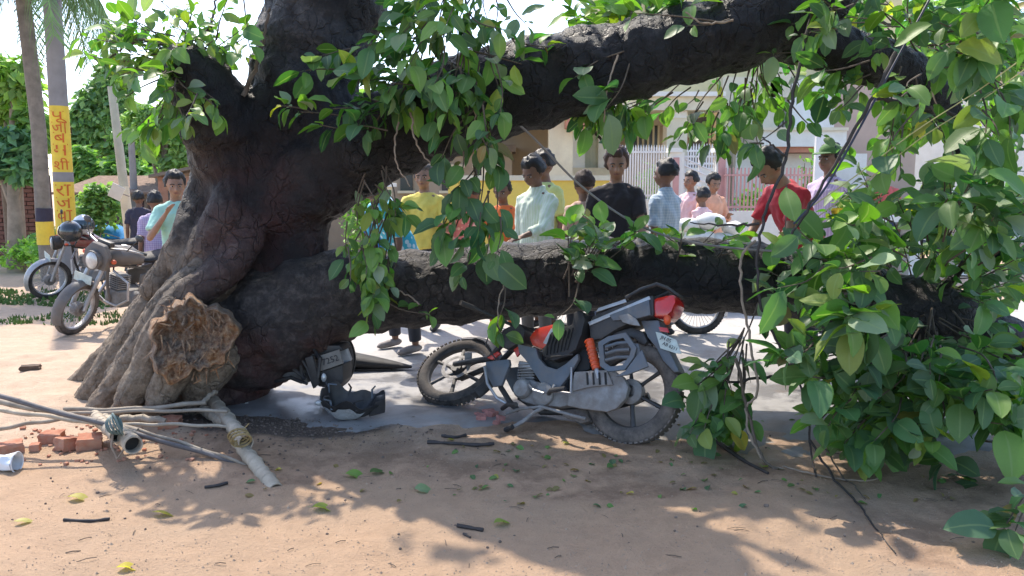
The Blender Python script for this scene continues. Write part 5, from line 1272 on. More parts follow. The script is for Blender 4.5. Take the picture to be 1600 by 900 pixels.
# beige house behind the yellow shirt
BH, BI2 = bthing('house', 'low beige house with two small dark windows behind the yellow shirt', 'house', 660, 16)
def b_(n, *a): return pbox(n, *a, BH, BI2)
b_('wall', 380, 236, 800, base_y(16), 16, .3, M_TAN); b_('roof', 370, 226, 806, 237, 15.7, 3, M_TIN)
for a, b in ((690, 722), (625, 645), (742, 770)):
    w = b_('window', a, 262, b, 298, 15.95, .06, M_DKW); pbox('window_frame', a - 4, 257, b + 4, 262, 15.9, .1, M_CREAM, w, BI2); pbox('window_sill', a - 4, 298, b + 4, 302, 15.88, .12, M_CREAM, w, BI2)
PI_, PII = bthing('gate_pillar', 'pale yellow gate pillar between the turquoise and the yellow shirts', 'pillar', 604, 10); pbox('shaft', 596, 292, 613, base_y(10), 10, .16, M_CREAM, PI_, PII); pbox('cap', 593, 286, 616, 292, 9.97, .22, M_WHITE, PI_, PII)
YW, YI = bthing('compound_wall', 'bright yellow compound wall behind the shaved-headed child', 'wall', 905, 10.6)
pbox('wall_face', 700, 282, 955, base_y(10.6), 10.6, .2, M_YELW, YW, YI); pbox('coping', 697, 274, 958, 282, 10.56, .28, M_CREAM, YW, YI)
# white railing with spear tips, gate, low wall
def railing(label, px0, px1, ytop, ybot, Y, n, m_, wall=True, tip=True):
    t, I = bthing('railing', label, 'railing', (px0 + px1) / 2, Y); k = Y / F
    if wall: pbox('low_wall', px0, ybot, px1, base_y(Y), Y - .05, .15, M_WHITE, t, I)
    for yy in (ytop + 10, ybot - 8): pbox('rail', px0, yy, px1, yy + 3.2, Y, .03, m_, t, I)
    for j in range(n):
        x = px0 + (px1 - px0) * (j + .5) / n; a = at(x, ytop, Y); b = at(x, ybot, Y); mb = MB(); mb.tube([(a.x, Y + .015, a.z), (a.x, Y + .015, a.z - .05), (a.x, Y + .015, b.z)], [.002 if tip else .011, .013, .013], 6)
        me = mb.mesh('bar'); me.transform(I); me.materials.append(m_); link('bar', me, None, t)
    return t, I
railing('white spear-tipped railing left of the pink gate posts', 955, 1045, 226, 312, 12.0, 22, M_BAR)
railing('white spear-tipped railing just right of the pink gate posts', 1074, 1128, 224, 262, 12.6, 13, M_BAR)
railing('railing of thin pinkish bars on a low white wall behind the red shirt', 1132, 1275, 262, 330, 11.6, 24, M_PBAR, tip=False)
for j, (x0, x1, lb) in enumerate(((1049, 1064, 'left one of the two pink and white gate posts'), (1120, 1132, 'right one of the two pink and white gate posts'))):
    t, I = bthing('gate_post', lb, 'post', x0, 11.7); pbox('shaft', x0, 238, x1, base_y(11.7), 11.7, .16, M_WHITE, t, I); pbox('stripe', x0 + 3.5, 246, x0 + 7.5, base_y(11.7) - 1, 11.68, .02, M_PBAR, t, I); pbox('cap', x0 - 3, 231, x1 + 3, 238, 11.66, .24, M_WHITE, t, I)
t, I = bthing('gate', 'white gate with sloping bars between the pink posts', 'gate', 1092, 11.75)
pbox('frame', 1066, 243, 1119, 246, 11.75, .04, M_BAR, t, I); pbox('frame', 1066, 322, 1119, 326, 11.75, .04, M_BAR, t, I)
for j in range(7):
    a = at(1066, 246 + j * 11, 11.77); b = at(1119, 256 + j * 11 + 14, 11.77); b.z = max(b.z, .1); me = MB().tube([a, b], .014, 6).mesh('bar'); me.transform(I); me.materials.append(M_BAR); link('bar', me, None, t)
for x in (1068, 1092, 1116): pbox('upright', x, 246, x + 3, 322, 11.79, .03, M_BAR, t, I)
t, I = bthing('lamp_post', 'thin white post left of the man in lilac', 'post', 1279, 10.5); pbox('shaft', 1276, 212, 1282, base_y(10.5), 10.5, .06, M_BAR, t, I); pbox('foot_plate', 1270, base_y(10.5) - 4, 1288, base_y(10.5), 10.45, .16, M_BAR, t, I)
# white house at the far right
WH, WI = bthing('house', 'white house with a louvred window seen through the leaves at the right', 'house', 1480, 19)
pbox('wall', 1370, 120, 1760, base_y(19) + 1, 19, .3, M_WHITE, WH, WI); w = pbox('window', 1394, 248, 1416, 302, 18.94, .05, M_CONC, WH, WI)
for k in range(7): pbox('louvre', 1395, 251 + k * 7, 1415, 254 + k * 7, 18.88, .06, M_WHITE, w, WI)
pbox('roof', 1360, 112, 1770, 122, 18.7, 3, M_CONC, WH, WI)
t, I = bthing('bench', 'long low white bench in the sun far off at the right', 'bench', 1430, 12.5); pbox('seat', 1330, 338, 1520, 347, 12.5, .5, M_WHITE, t, I)
for x in (1345, 1425, 1500): pbox('leg', x, 347, x + 10, base_y(12.5), 12.55, .35, M_WHITE, t, I)
# white bundles on a handcart behind the limb
t, I = bthing('cloth_bundle', 'heap of white cloth behind the limb, below the peach-robed person', 'bundle', 1105, 9.3)
for k, (x, y, r) in enumerate(((1075, 352, .16), (1110, 346, .2), (1145, 356, .15), (1092, 372, .22), (1130, 378, .22), (1105, 400, .25))):
    c = at(x, y, 9.3); mb = MB(); r *= .72; mb.sph(c, (r * 1.25, r, r * .7), 18); mb.v = [tuple(Vector(v) + Vector((0, 0, .03 * mn.noise(Vector(v) * 9)))) for v in mb.v]; me = mb.mesh('sack'); me.transform(I); me.materials.append(WHT); link('sack', me, None, t)
c = at(1105, 400, 9.3); me = MB().box((c.x, 9.3, c.z - .2), (.9, .6, .06)).box((c.x - .35, 9.3, (c.z - .2) / 2), (.06, .5, c.z - .2)).box((c.x + .35, 9.3, (c.z - .2) / 2), (.06, .5, c.z - .2)).mesh('stand', False); me.transform(I); me.materials.append(M_WOOD); link('stand', me, None, t)
# ---- left: brick wall of single bricks
M_BRICK = mat('dark_brick', (.20, .085, .060), .9, .35, 5, .3, dirt=((.10, .06, .05), .5)); M_MORT = mat('mud_mortar', (.075, .052, .042), .95, .3, 10, .4)
BW = thing('brick_wall', 'dark red-brown brick wall behind the wooden post at the left edge', 'wall', (at(0, 300, 15).x, 15, 0))
x0 = at(-110, 300, 15).x; x1 = at(70, 300, 15).x; bx0 = BW.location.x
link('mortar', MB().b2((x0 - bx0, .02, 0), (x1 - bx0, .22, 1.56)).mesh('mortar', False), M_MORT, BW)
bm_ = [MB().box((0, 0, 0), (.225, .10, .066), None, .006).mesh('brick', False) for _ in range(3)]
for k in bm_: k.materials.append(M_BRICK)
for r_ in range(20):
    x = x0 + (.12 if r_ % 2 else 0)
    while x < x1 - .1:
        o = link('brick', random.choice(bm_), None, BW); o.location = (x + .115 - bx0, .03 + U(-.012, .012), .04 + r_ * .078); o.rotation_euler = (0, U(-.02, .02), U(-.03, .03)); x += .24
t = thing('wooden_post', 'thin brown wooden post in front of the brick wall', 'post', (at(7, 300, 14).x, 14, 0)); link('shaft', MB().tube([(0, 0, 0), (.01, 0, .9), (-.01, 0, 1.75)], [.06, .055, .05], 10).mesh('shaft'), M_WOOD, t); link('tie', MB().torus((0, 0, 1.5), (0, 0, 1), .055, .01, 16, 5).mesh('tie'), M_MORT, t)
t = thing('thatch_roof', 'brown thatched eave over the brick wall, half hidden by leaves', 'roof', (at(30, 220, 14.6).x, 14.6, 0)); z0 = at(30, 228, 14.6).z
M_TH = mat('thatch', (.20, .13, .09), .95, .4, 12, .8)
link('thatch', MB().prism([(-.6, z0), (.6, z0 + .1), (1.6, z0 + .45), (1.6, z0 + .3)], lambda p: Vector((-1.6, p[0], p[1])), lambda p: Vector((.1, p[0], p[1])), .02).mesh('thatch'), M_TH, t)
link('rafter', MB().tube([(-1.5, -.45, z0 - .05), (.1, -.45, z0 - .05)], .04, 8).mesh('rafter'), M_WOOD, t)
# ---- yellow painted pole with its lettering
M_PY = mat('yellow_paint', (.80, .56, .05), .7, .1, 6, .1, dirt=((.55, .40, .12), .35)); M_RDP = mat('red_lettering', (.62, .13, .02), .7, .2, 20, 0)
M_PG = mat('pole_concrete', (.27, .25, .24), .9, .15, 5, .3); M_PB = mat('black_band', (.04, .035, .06), .8, .2, 8, .1); M_TRK = mat('grey_trunk', (.22, .19, .16), .9, .3, 8, .5)
PX = at(102, 350, 11); def_r = lambda z: .128 - .005 * z
pole = thing('utility_pole', 'grey concrete pole with a yellow band of red vertical lettering', 'pole', (PX.x, 11, 0))
pole.rotation_euler = (0, .012, 0)
link('shaft', MB().tube([(0, 0, z) for z in (0, 2, 4, 7)], [def_r(z) for z in (0, 2, 4, 7)], 24).mesh('shaft'), M_PG, pole)
band = link('painted_band', MB().tube([(0, 0, z) for z in (.70, 1.6, 2.47)], [def_r(z) + .004 for z in (.70, 1.6, 2.47)], 24, cap=False).mesh('painted_band'), M_PY, pole)
def zz(py): return at(93, py, 11).z
link('worn_patch', MB().tube([(0, 0, zz(284)), (0, 0, zz(269))], [def_r(1.4) + .0065, def_r(1.4) + .0065], 24, cap=False).mesh('worn_patch'), M_PG, pole)
for ch, py, sz in (('पू', 183, .19), ('जा', 199, .17), ('ब', 215, .17), ('म', 234, .20), ('शी', 256, .19), ('रा', 297, .19), ('ज', 316, .18), ('वा', 336, .18)):
    me = text_mesh(ch, sz, .0); P = co_of(me); z = zz(py); r = def_r(z) + .009
    Q = P.copy(); xm = (P[:, 0].max() + P[:, 0].min()) / 2; ym = (P[:, 1].max() + P[:, 1].min()) / 2; fx = min(1.6, .20 / max(.01, np.ptp(P[:, 0]))); fy = min(1.3, .155 / max(.01, np.ptp(P[:, 1])))
    a = (P[:, 0] - xm) * fx / r + .42; Q[:, 0] = np.sin(a) * r; Q[:, 1] = -np.cos(a) * r; Q[:, 2] = z + (P[:, 1] - ym) * fy; set_co(me, Q); me.materials.append(M_RDP); link('lettering', me, None, band)
# palm to its left
pt = thing('palm_tree', 'palm with a grey trunk and drooping fronds left of the yellow pole', 'tree', (at(68, 300, 11.8).x, 11.8, 0))
link('trunk', MB().tube([(0, 0, 0), (-.03, 0, 1), (0, 0, 2.2), (-.04, 0, 3.2), (-.1, 0, 4.6)], [.12, .105, .10, .10, .10], 14).mesh('trunk'), M_TRK, pt)
link('black_band', MB().tube([(-.02, 0, at(0, 346, 11.8).z), (-.01, 0, at(0, 325, 11.8).z)], [.115, .115], 16).mesh('black_band'), M_PB, pt); link('yellow_band', MB().tube([(-.02, 0, .55), (-.02, 0, at(0, 346, 11.8).z)], [.121, .116], 16).mesh('yellow_band'), M_PY, pt)
M_FROND = mat('frond', (.16, .26, .07), .6, .45, 3, .1)
for k in range(11):
    a = 2 * pi * k / 11 + .3; d = Vector((cos(a), sin(a), 0)); mb = MB(); L = U(1.5, 2.2); pts = []
    for i in range(13):
        t_ = i / 12; pts.append(Vector((-.1, 0, 4.5)) + d * L * (t_ - .25 * t_ ** 3) + Vector((0, 0, .55 * t_ - 1.75 * t_ ** 2.2)))
    mb.tube(pts, [.03 * (1 - .8 * i / 12) for i in range(13)], 5)
    for i in range(1, 13):
        for q in range(14):
            p = pts[i - 1].lerp(pts[i], q / 14); t_ = (pts[i] - pts[i - 1]).normalized(); sd = 1 if q % 2 else -1
            s = t_.cross(Vector((0, 0, 1))).normalized() * sd; e = p + s * U(.1, .3) + t_ * .15 - Vector((0, 0, U(.35, .7))); m2 = p.lerp(e, .5) + s * .06 + Vector((0, 0, .05)); w = t_ * .011
            mb.add([p - w, p + w, m2 + w, m2 - w, e], [(0, 1, 2, 3), (3, 2, 4)])
    link('frond', mb.mesh('frond', False), M_FROND, pt)
# second pole, pale, far; white bag on it
t = thing('utility_pole', 'pale leaning pole with a yellow foot far behind the parked motorcycles', 'pole', (at(200, 300, 17).x, 17, 0)); t.rotation_euler = (0, -.06, 0)
link('shaft', MB().tube([(0, 0, 0), (0, 0, 3.4)], [.105, .08], 14).mesh('shaft'), mat('pale_concrete', (.50, .48, .38), .9, .1, 5, .2), t); link('painted_foot', MB().tube([(0, 0, .02), (0, 0, 1.35)], [.112, .102], 14).mesh('painted_foot'), M_CREAM, t)
c = at(182, 300, 16.6); t = thing('signboard', 'small tilted white board fixed by the pale far pole', 'sign', (c.x, 16.6, c.z)); t.rotation_euler = (.2, .5, .2)
link('board', MB().box((0, 0, 0), (.26, .02, .30), None, .004).mesh('board', False), M_WHITE, t); link('bracket', MB().tube([(0, .02, 0), (.2, .25, -.05)], .012, 6).mesh('bracket'), M_CONC, t)
t = thing('utility_pole', 'thin grey pole right of the pale leaning pole', 'pole', (at(209, 300, 22).x, 22, 0)); link('shaft', MB().tube([(0, 0, 0), (.02, 0, 2.6)], [.11, .08], 10).mesh('shaft'), M_PG, t); link('cap', MB().tube([(.02, 0, 2.6), (.02, 0, 2.66)], [.1, .09], 10).mesh('cap'), M_PG, t)
# shed of upright boards with a blue sheet
SH = thing('shed', 'low shed of dark upright boards with a dull tin roof behind the pole', 'shed', (at(170, 300, 22).x, 22, 0)); ox = SH.location.x
x0 = at(108, 300, 22).x - ox; x1 = at(262, 300, 22).x - ox; z1 = at(0, 300, 22).z; zt = at(0, 289, 22).z
link('wall', MB().b2((x0, .05, 0), (x1, .15, z1)).mesh('wall', False), M_MORT, SH)
M_PLK = mat('purple_brown_board', (.12, .075, .075), .85, .35, 4, .3); x = x0
while x < x1:
    w = U(.10, .15); o = link('board', MB().b2((x, 0, 0), (x + w - .015, .05 + U(0, .02), z1 * U(.72, .8))).mesh('board', False), M_PLK, SH); x += w
link('roof', MB().prism([(-.5, z1 - .06), (2, zt + .2), (2, zt + .26), (-.5, z1)], lambda p: Vector((x0 - .2, p[0], p[1])), lambda p: Vector((x1 + .2, p[0], p[1]))).mesh('roof', False), M_TH, SH)
for k in range(4): xx = x0 + (x1 - x0) * (k + .3) / 4; link('post', MB().tube([(xx, -.3, 0), (xx, -.3, z1 - .05)], .05, 8).mesh('post'), M_WOOD, SH)
M_BLUE = cloth('blue_tarpaulin', (.03, .25, .55))
t = thing('tarpaulin', 'blue tarpaulin heap in front of the board shed', 'tarpaulin', (at(168, 355, 20.5).x, 20.5, 0)); mb = MB(); nx = 18
vs = [((i / nx - .5) * 1.15 * (1 + .1 * sin(j)), (j / 8 - .5) * .8, .02 + .34 * sin(pi * min(1, max(0, j / 8))) ** .5 * (1 - abs(2 * i / nx - 1) ** 4) + .05 * fbm(i, j, .6)) for j in range(9) for i in range(nx + 1)]
fs = [(j * (nx + 1) + i, j * (nx + 1) + i + 1, (j + 1) * (nx + 1) + i + 1, (j + 1) * (nx + 1) + i) for j in range(8) for i in range(nx)]
mb.add(vs, fs); link('sheet', mb.mesh('sheet'), M_BLUE, t); link('rope', MB().tube([(-.5, -.42, .05), (0, -.44, .2), (.5, -.42, .05)], .012, 6).mesh('rope'), M_CONC, t)
RB, RI = bthing('brick_hut', 'reddish hut with a slanting white-edged tin roof behind the boy in mint', 'hut', 285, 13.5)
pbox('wall', 246, 276, 420, base_y(13.5), 13.5, .3, mat('red_brown_wall', (.38, .19, .13), .9, .3, 6, .4, dirt=((.30, .22, .17), .5)), RB, RI)
a = at(232, 278, 13.3); b = at(430, 238, 13.3); me = MB().add([a, b, b + Vector((0, 0, .05)), a + Vector((0, 0, .05)), a + Vector((0, 2.5, 0)), b + Vector((0, 2.5, 0)), b + Vector((0, 2.5, .05)), a + Vector((0, 2.5, .05))], [(0, 1, 2, 3), (3, 2, 6, 7), (0, 4, 5, 1), (4, 7, 6, 5), (0, 3, 7, 4), (1, 5, 6, 2)]).mesh('roof', False); me.transform(RI); me.materials.append(M_TIN); link('roof', me, None, RB)
pbox('doorway', 262, 290, 278, base_y(13.5) - 1, 13.46, .03, M_DKW, RB, RI)

# ------------------------------------------------------------------ trees and shrubs behind
M_TRUNK = mat('background_trunk', (.26, .21, .16), .9, .3, 6, .5)
BT = [(.12, .20, .10), (.18, .28, .12), (.26, .38, .15), (.33, .45, .20)]  # background leaf colours, lightened to stand in for distant haze
def bgmat(nm, sc):
    m, N = newmat(nm); lc = N.attr('lc', 'Color'); N.base(lc); N.p.inputs['Roughness'].default_value = .6
    tr = N.new('ShaderNodeBsdfTranslucent'); N.l.new(N.mix(1.0, lc, (1.4, 1.7, .6), 'MULTIPLY'), tr.inputs[0]); ms = N.new('ShaderNodeMixShader'); ms.inputs[0].default_value = .35
    N.l.new(N.p.outputs[0], ms.inputs[1]); N.l.new(tr.outputs[0], ms.inputs[2]); N.l.new(ms.outputs[0], N.n['Material Output'].inputs[0]); return m
M_BGL = bgmat('background_leaf', 1)
def cloud(name, blobs, n, size, parent, inv, tint=(1, 1, 1), hang=.4):
    V = []; Fc = []; C = []
    for _ in range(n):
        c, r = random.choice(blobs); d = Vector((random.gauss(0, 1), random.gauss(0, 1), random.gauss(0, 1))).normalized(); rr = R() ** .45
        p = Vector(c) + Vector((d.x * r[0], d.y * r[1], d.z * r[2])) * rr
        if mn.noise(p * (1.5 / max(.3, r[0]))) < -.28: continue
        if p.z < .02: p.z = .02
        s = size * U(.6, 1.4); a = Vector((U(-1, 1), U(-1, 1), U(-1, .5) - hang)).normalized(); b = a.cross(Vector((U(-1, 1), U(-1, 1), 1))).normalized(); b = (b - a * b.dot(a)).normalized()
        k = len(V); V += [p, p + a * s * .5 + b * s * .28, p + a * s, p + a * s * .5 - b * s * .28]; Fc.append((k, k + 1, k + 2, k + 3))
        t = BT[min(3, int(U(0, 2.6) + 1.2 * (.5 + mn.noise(p * .8))))]; q = U(.8, 1.25); C += [t[0] * q * tint[0], t[1] * q * tint[1], t[2] * q * tint[2], 1] * 4
    me = bpy.data.meshes.new(name); me.from_pydata([tuple(v) for v in V], [], Fc); a = me.color_attributes.new('lc', 'FLOAT_COLOR', 'POINT'); a.data.foreach_set('color', C); me.update(); me.transform(inv); me.materials.append(M_BGL)
    return link(name, me, None, parent)
def bgtree(label, px, Y, blobs, n, size, tint=(1, 1, 1), group='trees in the background', tr=.14, name='tree', cat='tree'):
    """blobs in photo pixels: (px, py, rx_px, ry_px, dY)"""
    b = at(px, 300, Y); t = thing(name, label, cat, (b.x, Y, 0), 0, group); I = Matrix.Translation((-b.x, -Y, 0)); k = Y / F
    bl = [(at(x, y, Y + dy), (rx * k, max(.5 * rx * k, .25), ry * k)) for x, y, rx, ry, dy in blobs]
    cloud('crown', bl, n, size, t, I, tint)
    top = bl[0][0]; mb = MB(); mb.tube([(b.x, Y, -.05), (b.x + .05, Y, top.z * .4), (top.x, top.y, top.z)], [tr, tr * .8, tr * .35], 10)
    for c, r in bl[1:6]: mb.tube([(b.x + .04, Y, top.z * U(.3, .6)), Vector(c)], [tr * .5, tr * .12], 6)
    me = mb.mesh('trunk'); me.transform(I); me.materials.append(M_TRUNK); link('trunk', me, None, t); return t
bgtree('bright green tree at the left edge above the brick wall', 20, 13.5, [(20, 120, 55, 40, 0), (50, 200, 25, 35, 0), (5, 170, 40, 30, .5), (-40, 100, 50, 60, 0)], 2600, .22, (1.3, 1.35, .9))
bgtree('bluish-green papaya-like tree drooping in front of the brick wall', 15, 13, [(15, 225, 40, 30, 0), (40, 260, 18, 20, 0), (-10, 250, 30, 25, 0)], 1300, .20, (.75, .95, 1.2))
bgtree('tall hazy tree between the pole and the banyan stub', 165, 27, [(165, 170, 50, 50, 0), (140, 230, 40, 50, 1), (200, 220, 50, 45, 0), (180, 120, 32, 35, 0), (230, 250, 60, 45, 0), (130, 200, 30, 45, 0)], 13000, .24, (1.1, 1.15, 1.1))  # pale tint carries the haze in the leaf colour
bgtree('bright tree behind the pale leaning pole', 250, 23, [(255, 215, 55, 35, 0), (290, 250, 40, 28, 0), (225, 190, 32, 30, 0), (270, 180, 30, 25, 0)], 10000, .20, (1.3, 1.3, 1.0))
bgtree('dark spreading tree behind the board shed', 135, 25, [(125, 255, 32, 30, 0), (150, 275, 40, 25, 0), (190, 270, 45, 28, 0), (235, 280, 45, 20, 0)], 5600, .28, (.95, 1.1, .8))
bgtree('distant pale treetop right of the stub', 330, 34, [(330, 230, 60, 50, 0), (400, 210, 60, 60, 0), (460, 230, 60, 50, 0)], 3000, .5, (1.2, 1.3, 1.2))
for k, (x, Y, y, r, lb) in enumerate(((560, 30, 190, 90, 'tree rising behind the low beige house, left'), (720, 32, 160, 90, 'tree rising behind the low beige house, right'), (1440, 24, 60, 110, 'large tree over the white house at the right'), (1620, 26, 90, 120, 'tree at the right edge beyond the white house'), (1290, 34, 20, 90, 'tree behind the cream house'), (-120, 24, 170, 110, 'tree off the left edge beyond the thatched eave'))):
    bgtree(lb, x, Y, [(x, y, r, r * .7, 0), (x - r * .7, y + 40, r * .6, r * .5, 0), (x + r * .7, y + 40, r * .6, r * .5, 0)], 3600, .42, (1.1, 1.15, 1), tr=.3)
# shrubs
def bush(label, px, Y, pxw, ytop, n, size, tint=(1, 1, 1), name='shrub'):
    k = Y / F; zt = at(px, ytop, Y).z; b = at(px, 300, Y); t = thing(name, label, 'plant', (b.x, Y, 0), 0, 'shrubs by the walls'); I = Matrix.Translation((-b.x, -Y, 0))
    cloud('foliage', [((b.x, Y, zt * .55), (pxw * k, .3, zt * .5)), ((b.x + .1, Y, zt * .7), (pxw * k * .6, .25, zt * .32))], n, size, t, I, tint, hang=-.2)
    mb = MB()
    for _ in range(5): mb.tube([(b.x + U(-.06, .06), Y, 0), (b.x + U(-1, 1) * pxw * k * .6, Y + U(-.15, .15), zt * U(.6, .9))], [.014, .006], 5)
    me = mb.mesh('stem'); me.transform(I); me.materials.append(M_TRUNK); link('stem', me, None, t)
bush('low light green weeds under the brick wall', 25, 13.0, 45, 378, 1500, .09, (1.5, 1.6, .9)); bush('taller dark weed beside the maroon motorcycle', 62, 12.2, 22, 352, 700, .10, (1.0, 1.2, .8))
bush('garden shrub behind the white railing beside the man in black', 1012, 12.7, 26, 262, 1100, .10, (1.5, 1.6, 1)); bush('garden shrub behind the pinkish bars', 1170, 12.3, 40, 296, 1400, .10, (1.4, 1.6, 1.1)); bush('garden shrub right of the red shirt', 1235, 12.2, 34, 292, 1200, .10, (1.5, 1.7, 1.1))
bush('wide leafy bush screening the board shed', 150, 20, 46, 290, 2200, .16, (.9, 1.0, .8)); bush('spindly shrub by the thin white post', 1262, 12.4, 16, 232, 500, .10, (1.7, 1.8, .9)); bush('shrub before the white house at the right', 1440, 15, 50, 300, 1300, .13, (1.3, 1.4, .9)); bush('shrub below the beige house', 570, 14, 40, 292, 1200, .12, (1.1, 1.3, .8))
bush('shrub low in the sun at the right', 1540, 14, 60, 290, 1500, .13, (1.3, 1.4, .9))

# ------------------------------------------------------------------ cables
def wire(label, pp, r, col, cat='cable', rough=.5):
    c = [Vector(p) for p in cr([tuple(at(*q)) for q in pp], 8)]; t0 = c[0].copy(); t = MB().tube([p - t0 for p in c], r, 6).mesh('cable'); t.materials.append(mat('cable_' + label.split()[0], col, rough, .1, 8, 0))
    o = bpy.data.objects.new('cable', t); COL.objects.link(o); o.location = t0; tag(o, label, cat)
wire('grey cable slanting down past the people onto the limb', [(700, 95, 5.0), (760, 150, 5.0), (830, 212, 5.1), (905, 288, 5.2), (985, 345, 5.2), (1060, 374, 5.1), (1150, 388, 5.0), (1260, 395, 4.9)], .008, (.22, .20, .19))
wire('blue-black cable crossing the leaves from upper right', [(1452, 0, 4.4), (1400, 95, 4.35), (1335, 215, 4.3), (1285, 300, 4.3), (1240, 350, 4.3)], .006, (.03, .035, .07))
wire('yellowish wire strung through the right-hand leaves, upper', [(1235, 345, 4.5), (1330, 280, 4.4), (1430, 205, 4.3), (1530, 140, 4.3), (1640, 60, 4.3)], .0035, (.50, .45, .20))
wire('yellowish wire strung through the right-hand leaves, lower', [(1250, 358, 4.5), (1345, 290, 4.4), (1440, 215, 4.3), (1540, 152, 4.3), (1650, 72, 4.3)], .0035, (.50, .45, .20))
# ------------------------------------------------------------------ bamboo frame, bricks, litter
M_BAM = mat('weathered_bamboo', (.31, .26, .20), .75, .3, 10, .3, dirt=((.16, .13, .11), .4)); M_BAMD = mat('dark_bamboo', (.12, .11, .11), .7, .35, 10, .3); M_BAML = mat('pale_bamboo', (.40, .34, .26), .75, .3, 10, .25, dirt=((.28, .23, .18), .4))
def pole_(label, a, b, r, m_, hollow=False, group=None, bend=.01, taper=.85):
    A = at(*a); Bq = at(*b); t = thing('bamboo_pole', label, 'bamboo pole', A, 0, group); L = (Bq - A).length; n = max(6, int(L / .22)); mb = MB(); d = (Bq - A)
    pts = []; rad = []
    for i in range(n * 3 + 1):
        f = i / (n * 3); pts.append(d * f + Vector((0, 0, bend * sin(pi * f) + .004 * sin(f * 17)))); rad.append(r * (1 - (1 - taper) * f) * (1.10 if i % 3 == 0 else (1.0)))
    if hollow:
        e = pts[-1]; dn = (pts[-1] - pts[-2]).normalized(); mb.tube(pts, rad, 16, cap=False); mb.pipe(e - dn * .06, e + dn * .004, rad[-1] * 1.02, rad[-1] * .86)
        mb2 = MB(); mb2.tube([e - dn * .055, e - dn * .05], rad[-1] * .87, 14);  # near-black disc stands in for the shade inside the hollow culm
        link('culm', mb.mesh('culm'), m_, t); link('hollow_shade_disc', mb2.mesh('hollow_shade_disc'), M_DARK, t)
    else: link('culm', mb.tube(pts, rad, 10).mesh('culm'), m_, t)
    mb3 = MB()
    for i in range(3, n * 3, 3): mb3.torus(pts[i], d, rad[i] * .98, r * .10, 14, 5)
    tag(link('node_rings', mb3.mesh('node_rings'), m_, t), kind='stuff'); return t
G_ = 'poles of the fallen bamboo frame'
pole_('dark bamboo pole crossing from the left edge down to the hollow pipe', (-30, 612, 4.25), (398, 732, 4.10), .014, M_BAMD, group=G_)
pole_('second dark pole just above the first at the left edge', (-20, 626, 4.4), (215, 672, 4.2), .016, M_BAM, group=G_)
pole_('grey pole running level beside the roots to a bent end', (100, 640, 4.5), (322, 628, 4.6), .015, M_BAM, group=G_, bend=-.02)
pole_('short bent stick end of the level grey pole', (318, 629, 4.6), (338, 612, 4.75), .013, M_BAM, group=G_)
pole_('thin level pole just under the grey one', (90, 648, 4.45), (356, 642, 4.5), .011, M_BAM, group=G_)
pole_('pale thin pole ending at the right-hand pipe', (190, 664, 4.3), (368, 668, 4.4), .010, M_BAML, group=G_)
pole_('thin pole low at the left edge', (-30, 676, 4.4), (128, 652, 4.5), .012, M_BAM, group=G_)
pole_('thin pole slanting from the left edge under the dark one', (-20, 640, 4.3), (180, 668, 4.25), .012, M_BAML, group=G_)
pole_('short whitish pole behind the wired joint', (190, 655, 4.5), (258, 658, 4.5), .022, M_BAML, group=G_)
pole_('thin light pole slanting down beside the dark one to the pipe', (190, 665, 4.25), (390, 728, 4.08), .010, M_BAM, group=G_)
pole_('thick hollow bamboo pipe with its dark mouth towards the camera', (160, 655, 4.5), (208, 694, 3.95), .043, M_BAML, True, G_, 0, .98)
pole_('narrower hollow pipe left of the thick one', (148, 650, 4.5), (182, 680, 4.0), .032, M_BAML, True, G_, 0, .98)
pole_('upper length of the right-hand hollow pipe', (334, 628, 4.95), (384, 690, 4.12), .038, M_BAML, True, G_, 0, .95)
pole_('short stub of pipe beside the upper right-hand length', (318, 640, 4.9), (352, 662, 4.55), .030, M_BAML, False, G_, 0, .95)
pole_('lowest hollow pipe, its open end resting on the sunlit dirt', (372, 690, 4.22), (430, 764, 3.80), .036, M_BAML, True, G_, 0, .95)
t = thing('wire_binding', 'blue-green twisted wire binding the joint of the bamboo poles', 'wire', at(178, 664, 4.0)); mb = MB()
for k in range(5): mb.torus(Vector((.01 * k, -.01 * k, .004 * k)), (1, .3 * k - .5, .4), .045 + .004 * k, .005, 18, 5)
link('coil', mb.mesh('coil'), mat('blue_green_wire', (.12, .17, .16), .5, .2, 20, 0), t); link('loose_end', MB().tube([(0, 0, 0), (.0, -.04, -.1), (.03, -.05, -.16), (.06, -.04, -.12), (.07, -.02, -.04)], .006, 6).mesh('loose_end'), M_TWIGL, t)
t = thing('straw_binding', 'straw-brown frayed rope on the right-hand pipe', 'rope', at(372, 680, 4.1)); mb = MB()
for k in range(3): mb.torus(Vector((.012 * k, -.012 * k, -.01 * k)), (.3, -.7, -.5), .050, .006, 18, 5)
for k in range(8): d = Vector((U(-1, 1), U(-1, 0), U(-.8, .8))) * .06; mb.tube([d * .6, d * 1.5], .003, 4)
link('coil', mb.mesh('coil'), mat('straw', (.27, .20, .09), .85, .3, 20, .2), t); link('knot', MB().sph((.03, -.03, .02), .015, 8).mesh('knot'), M_TWIGL, t)
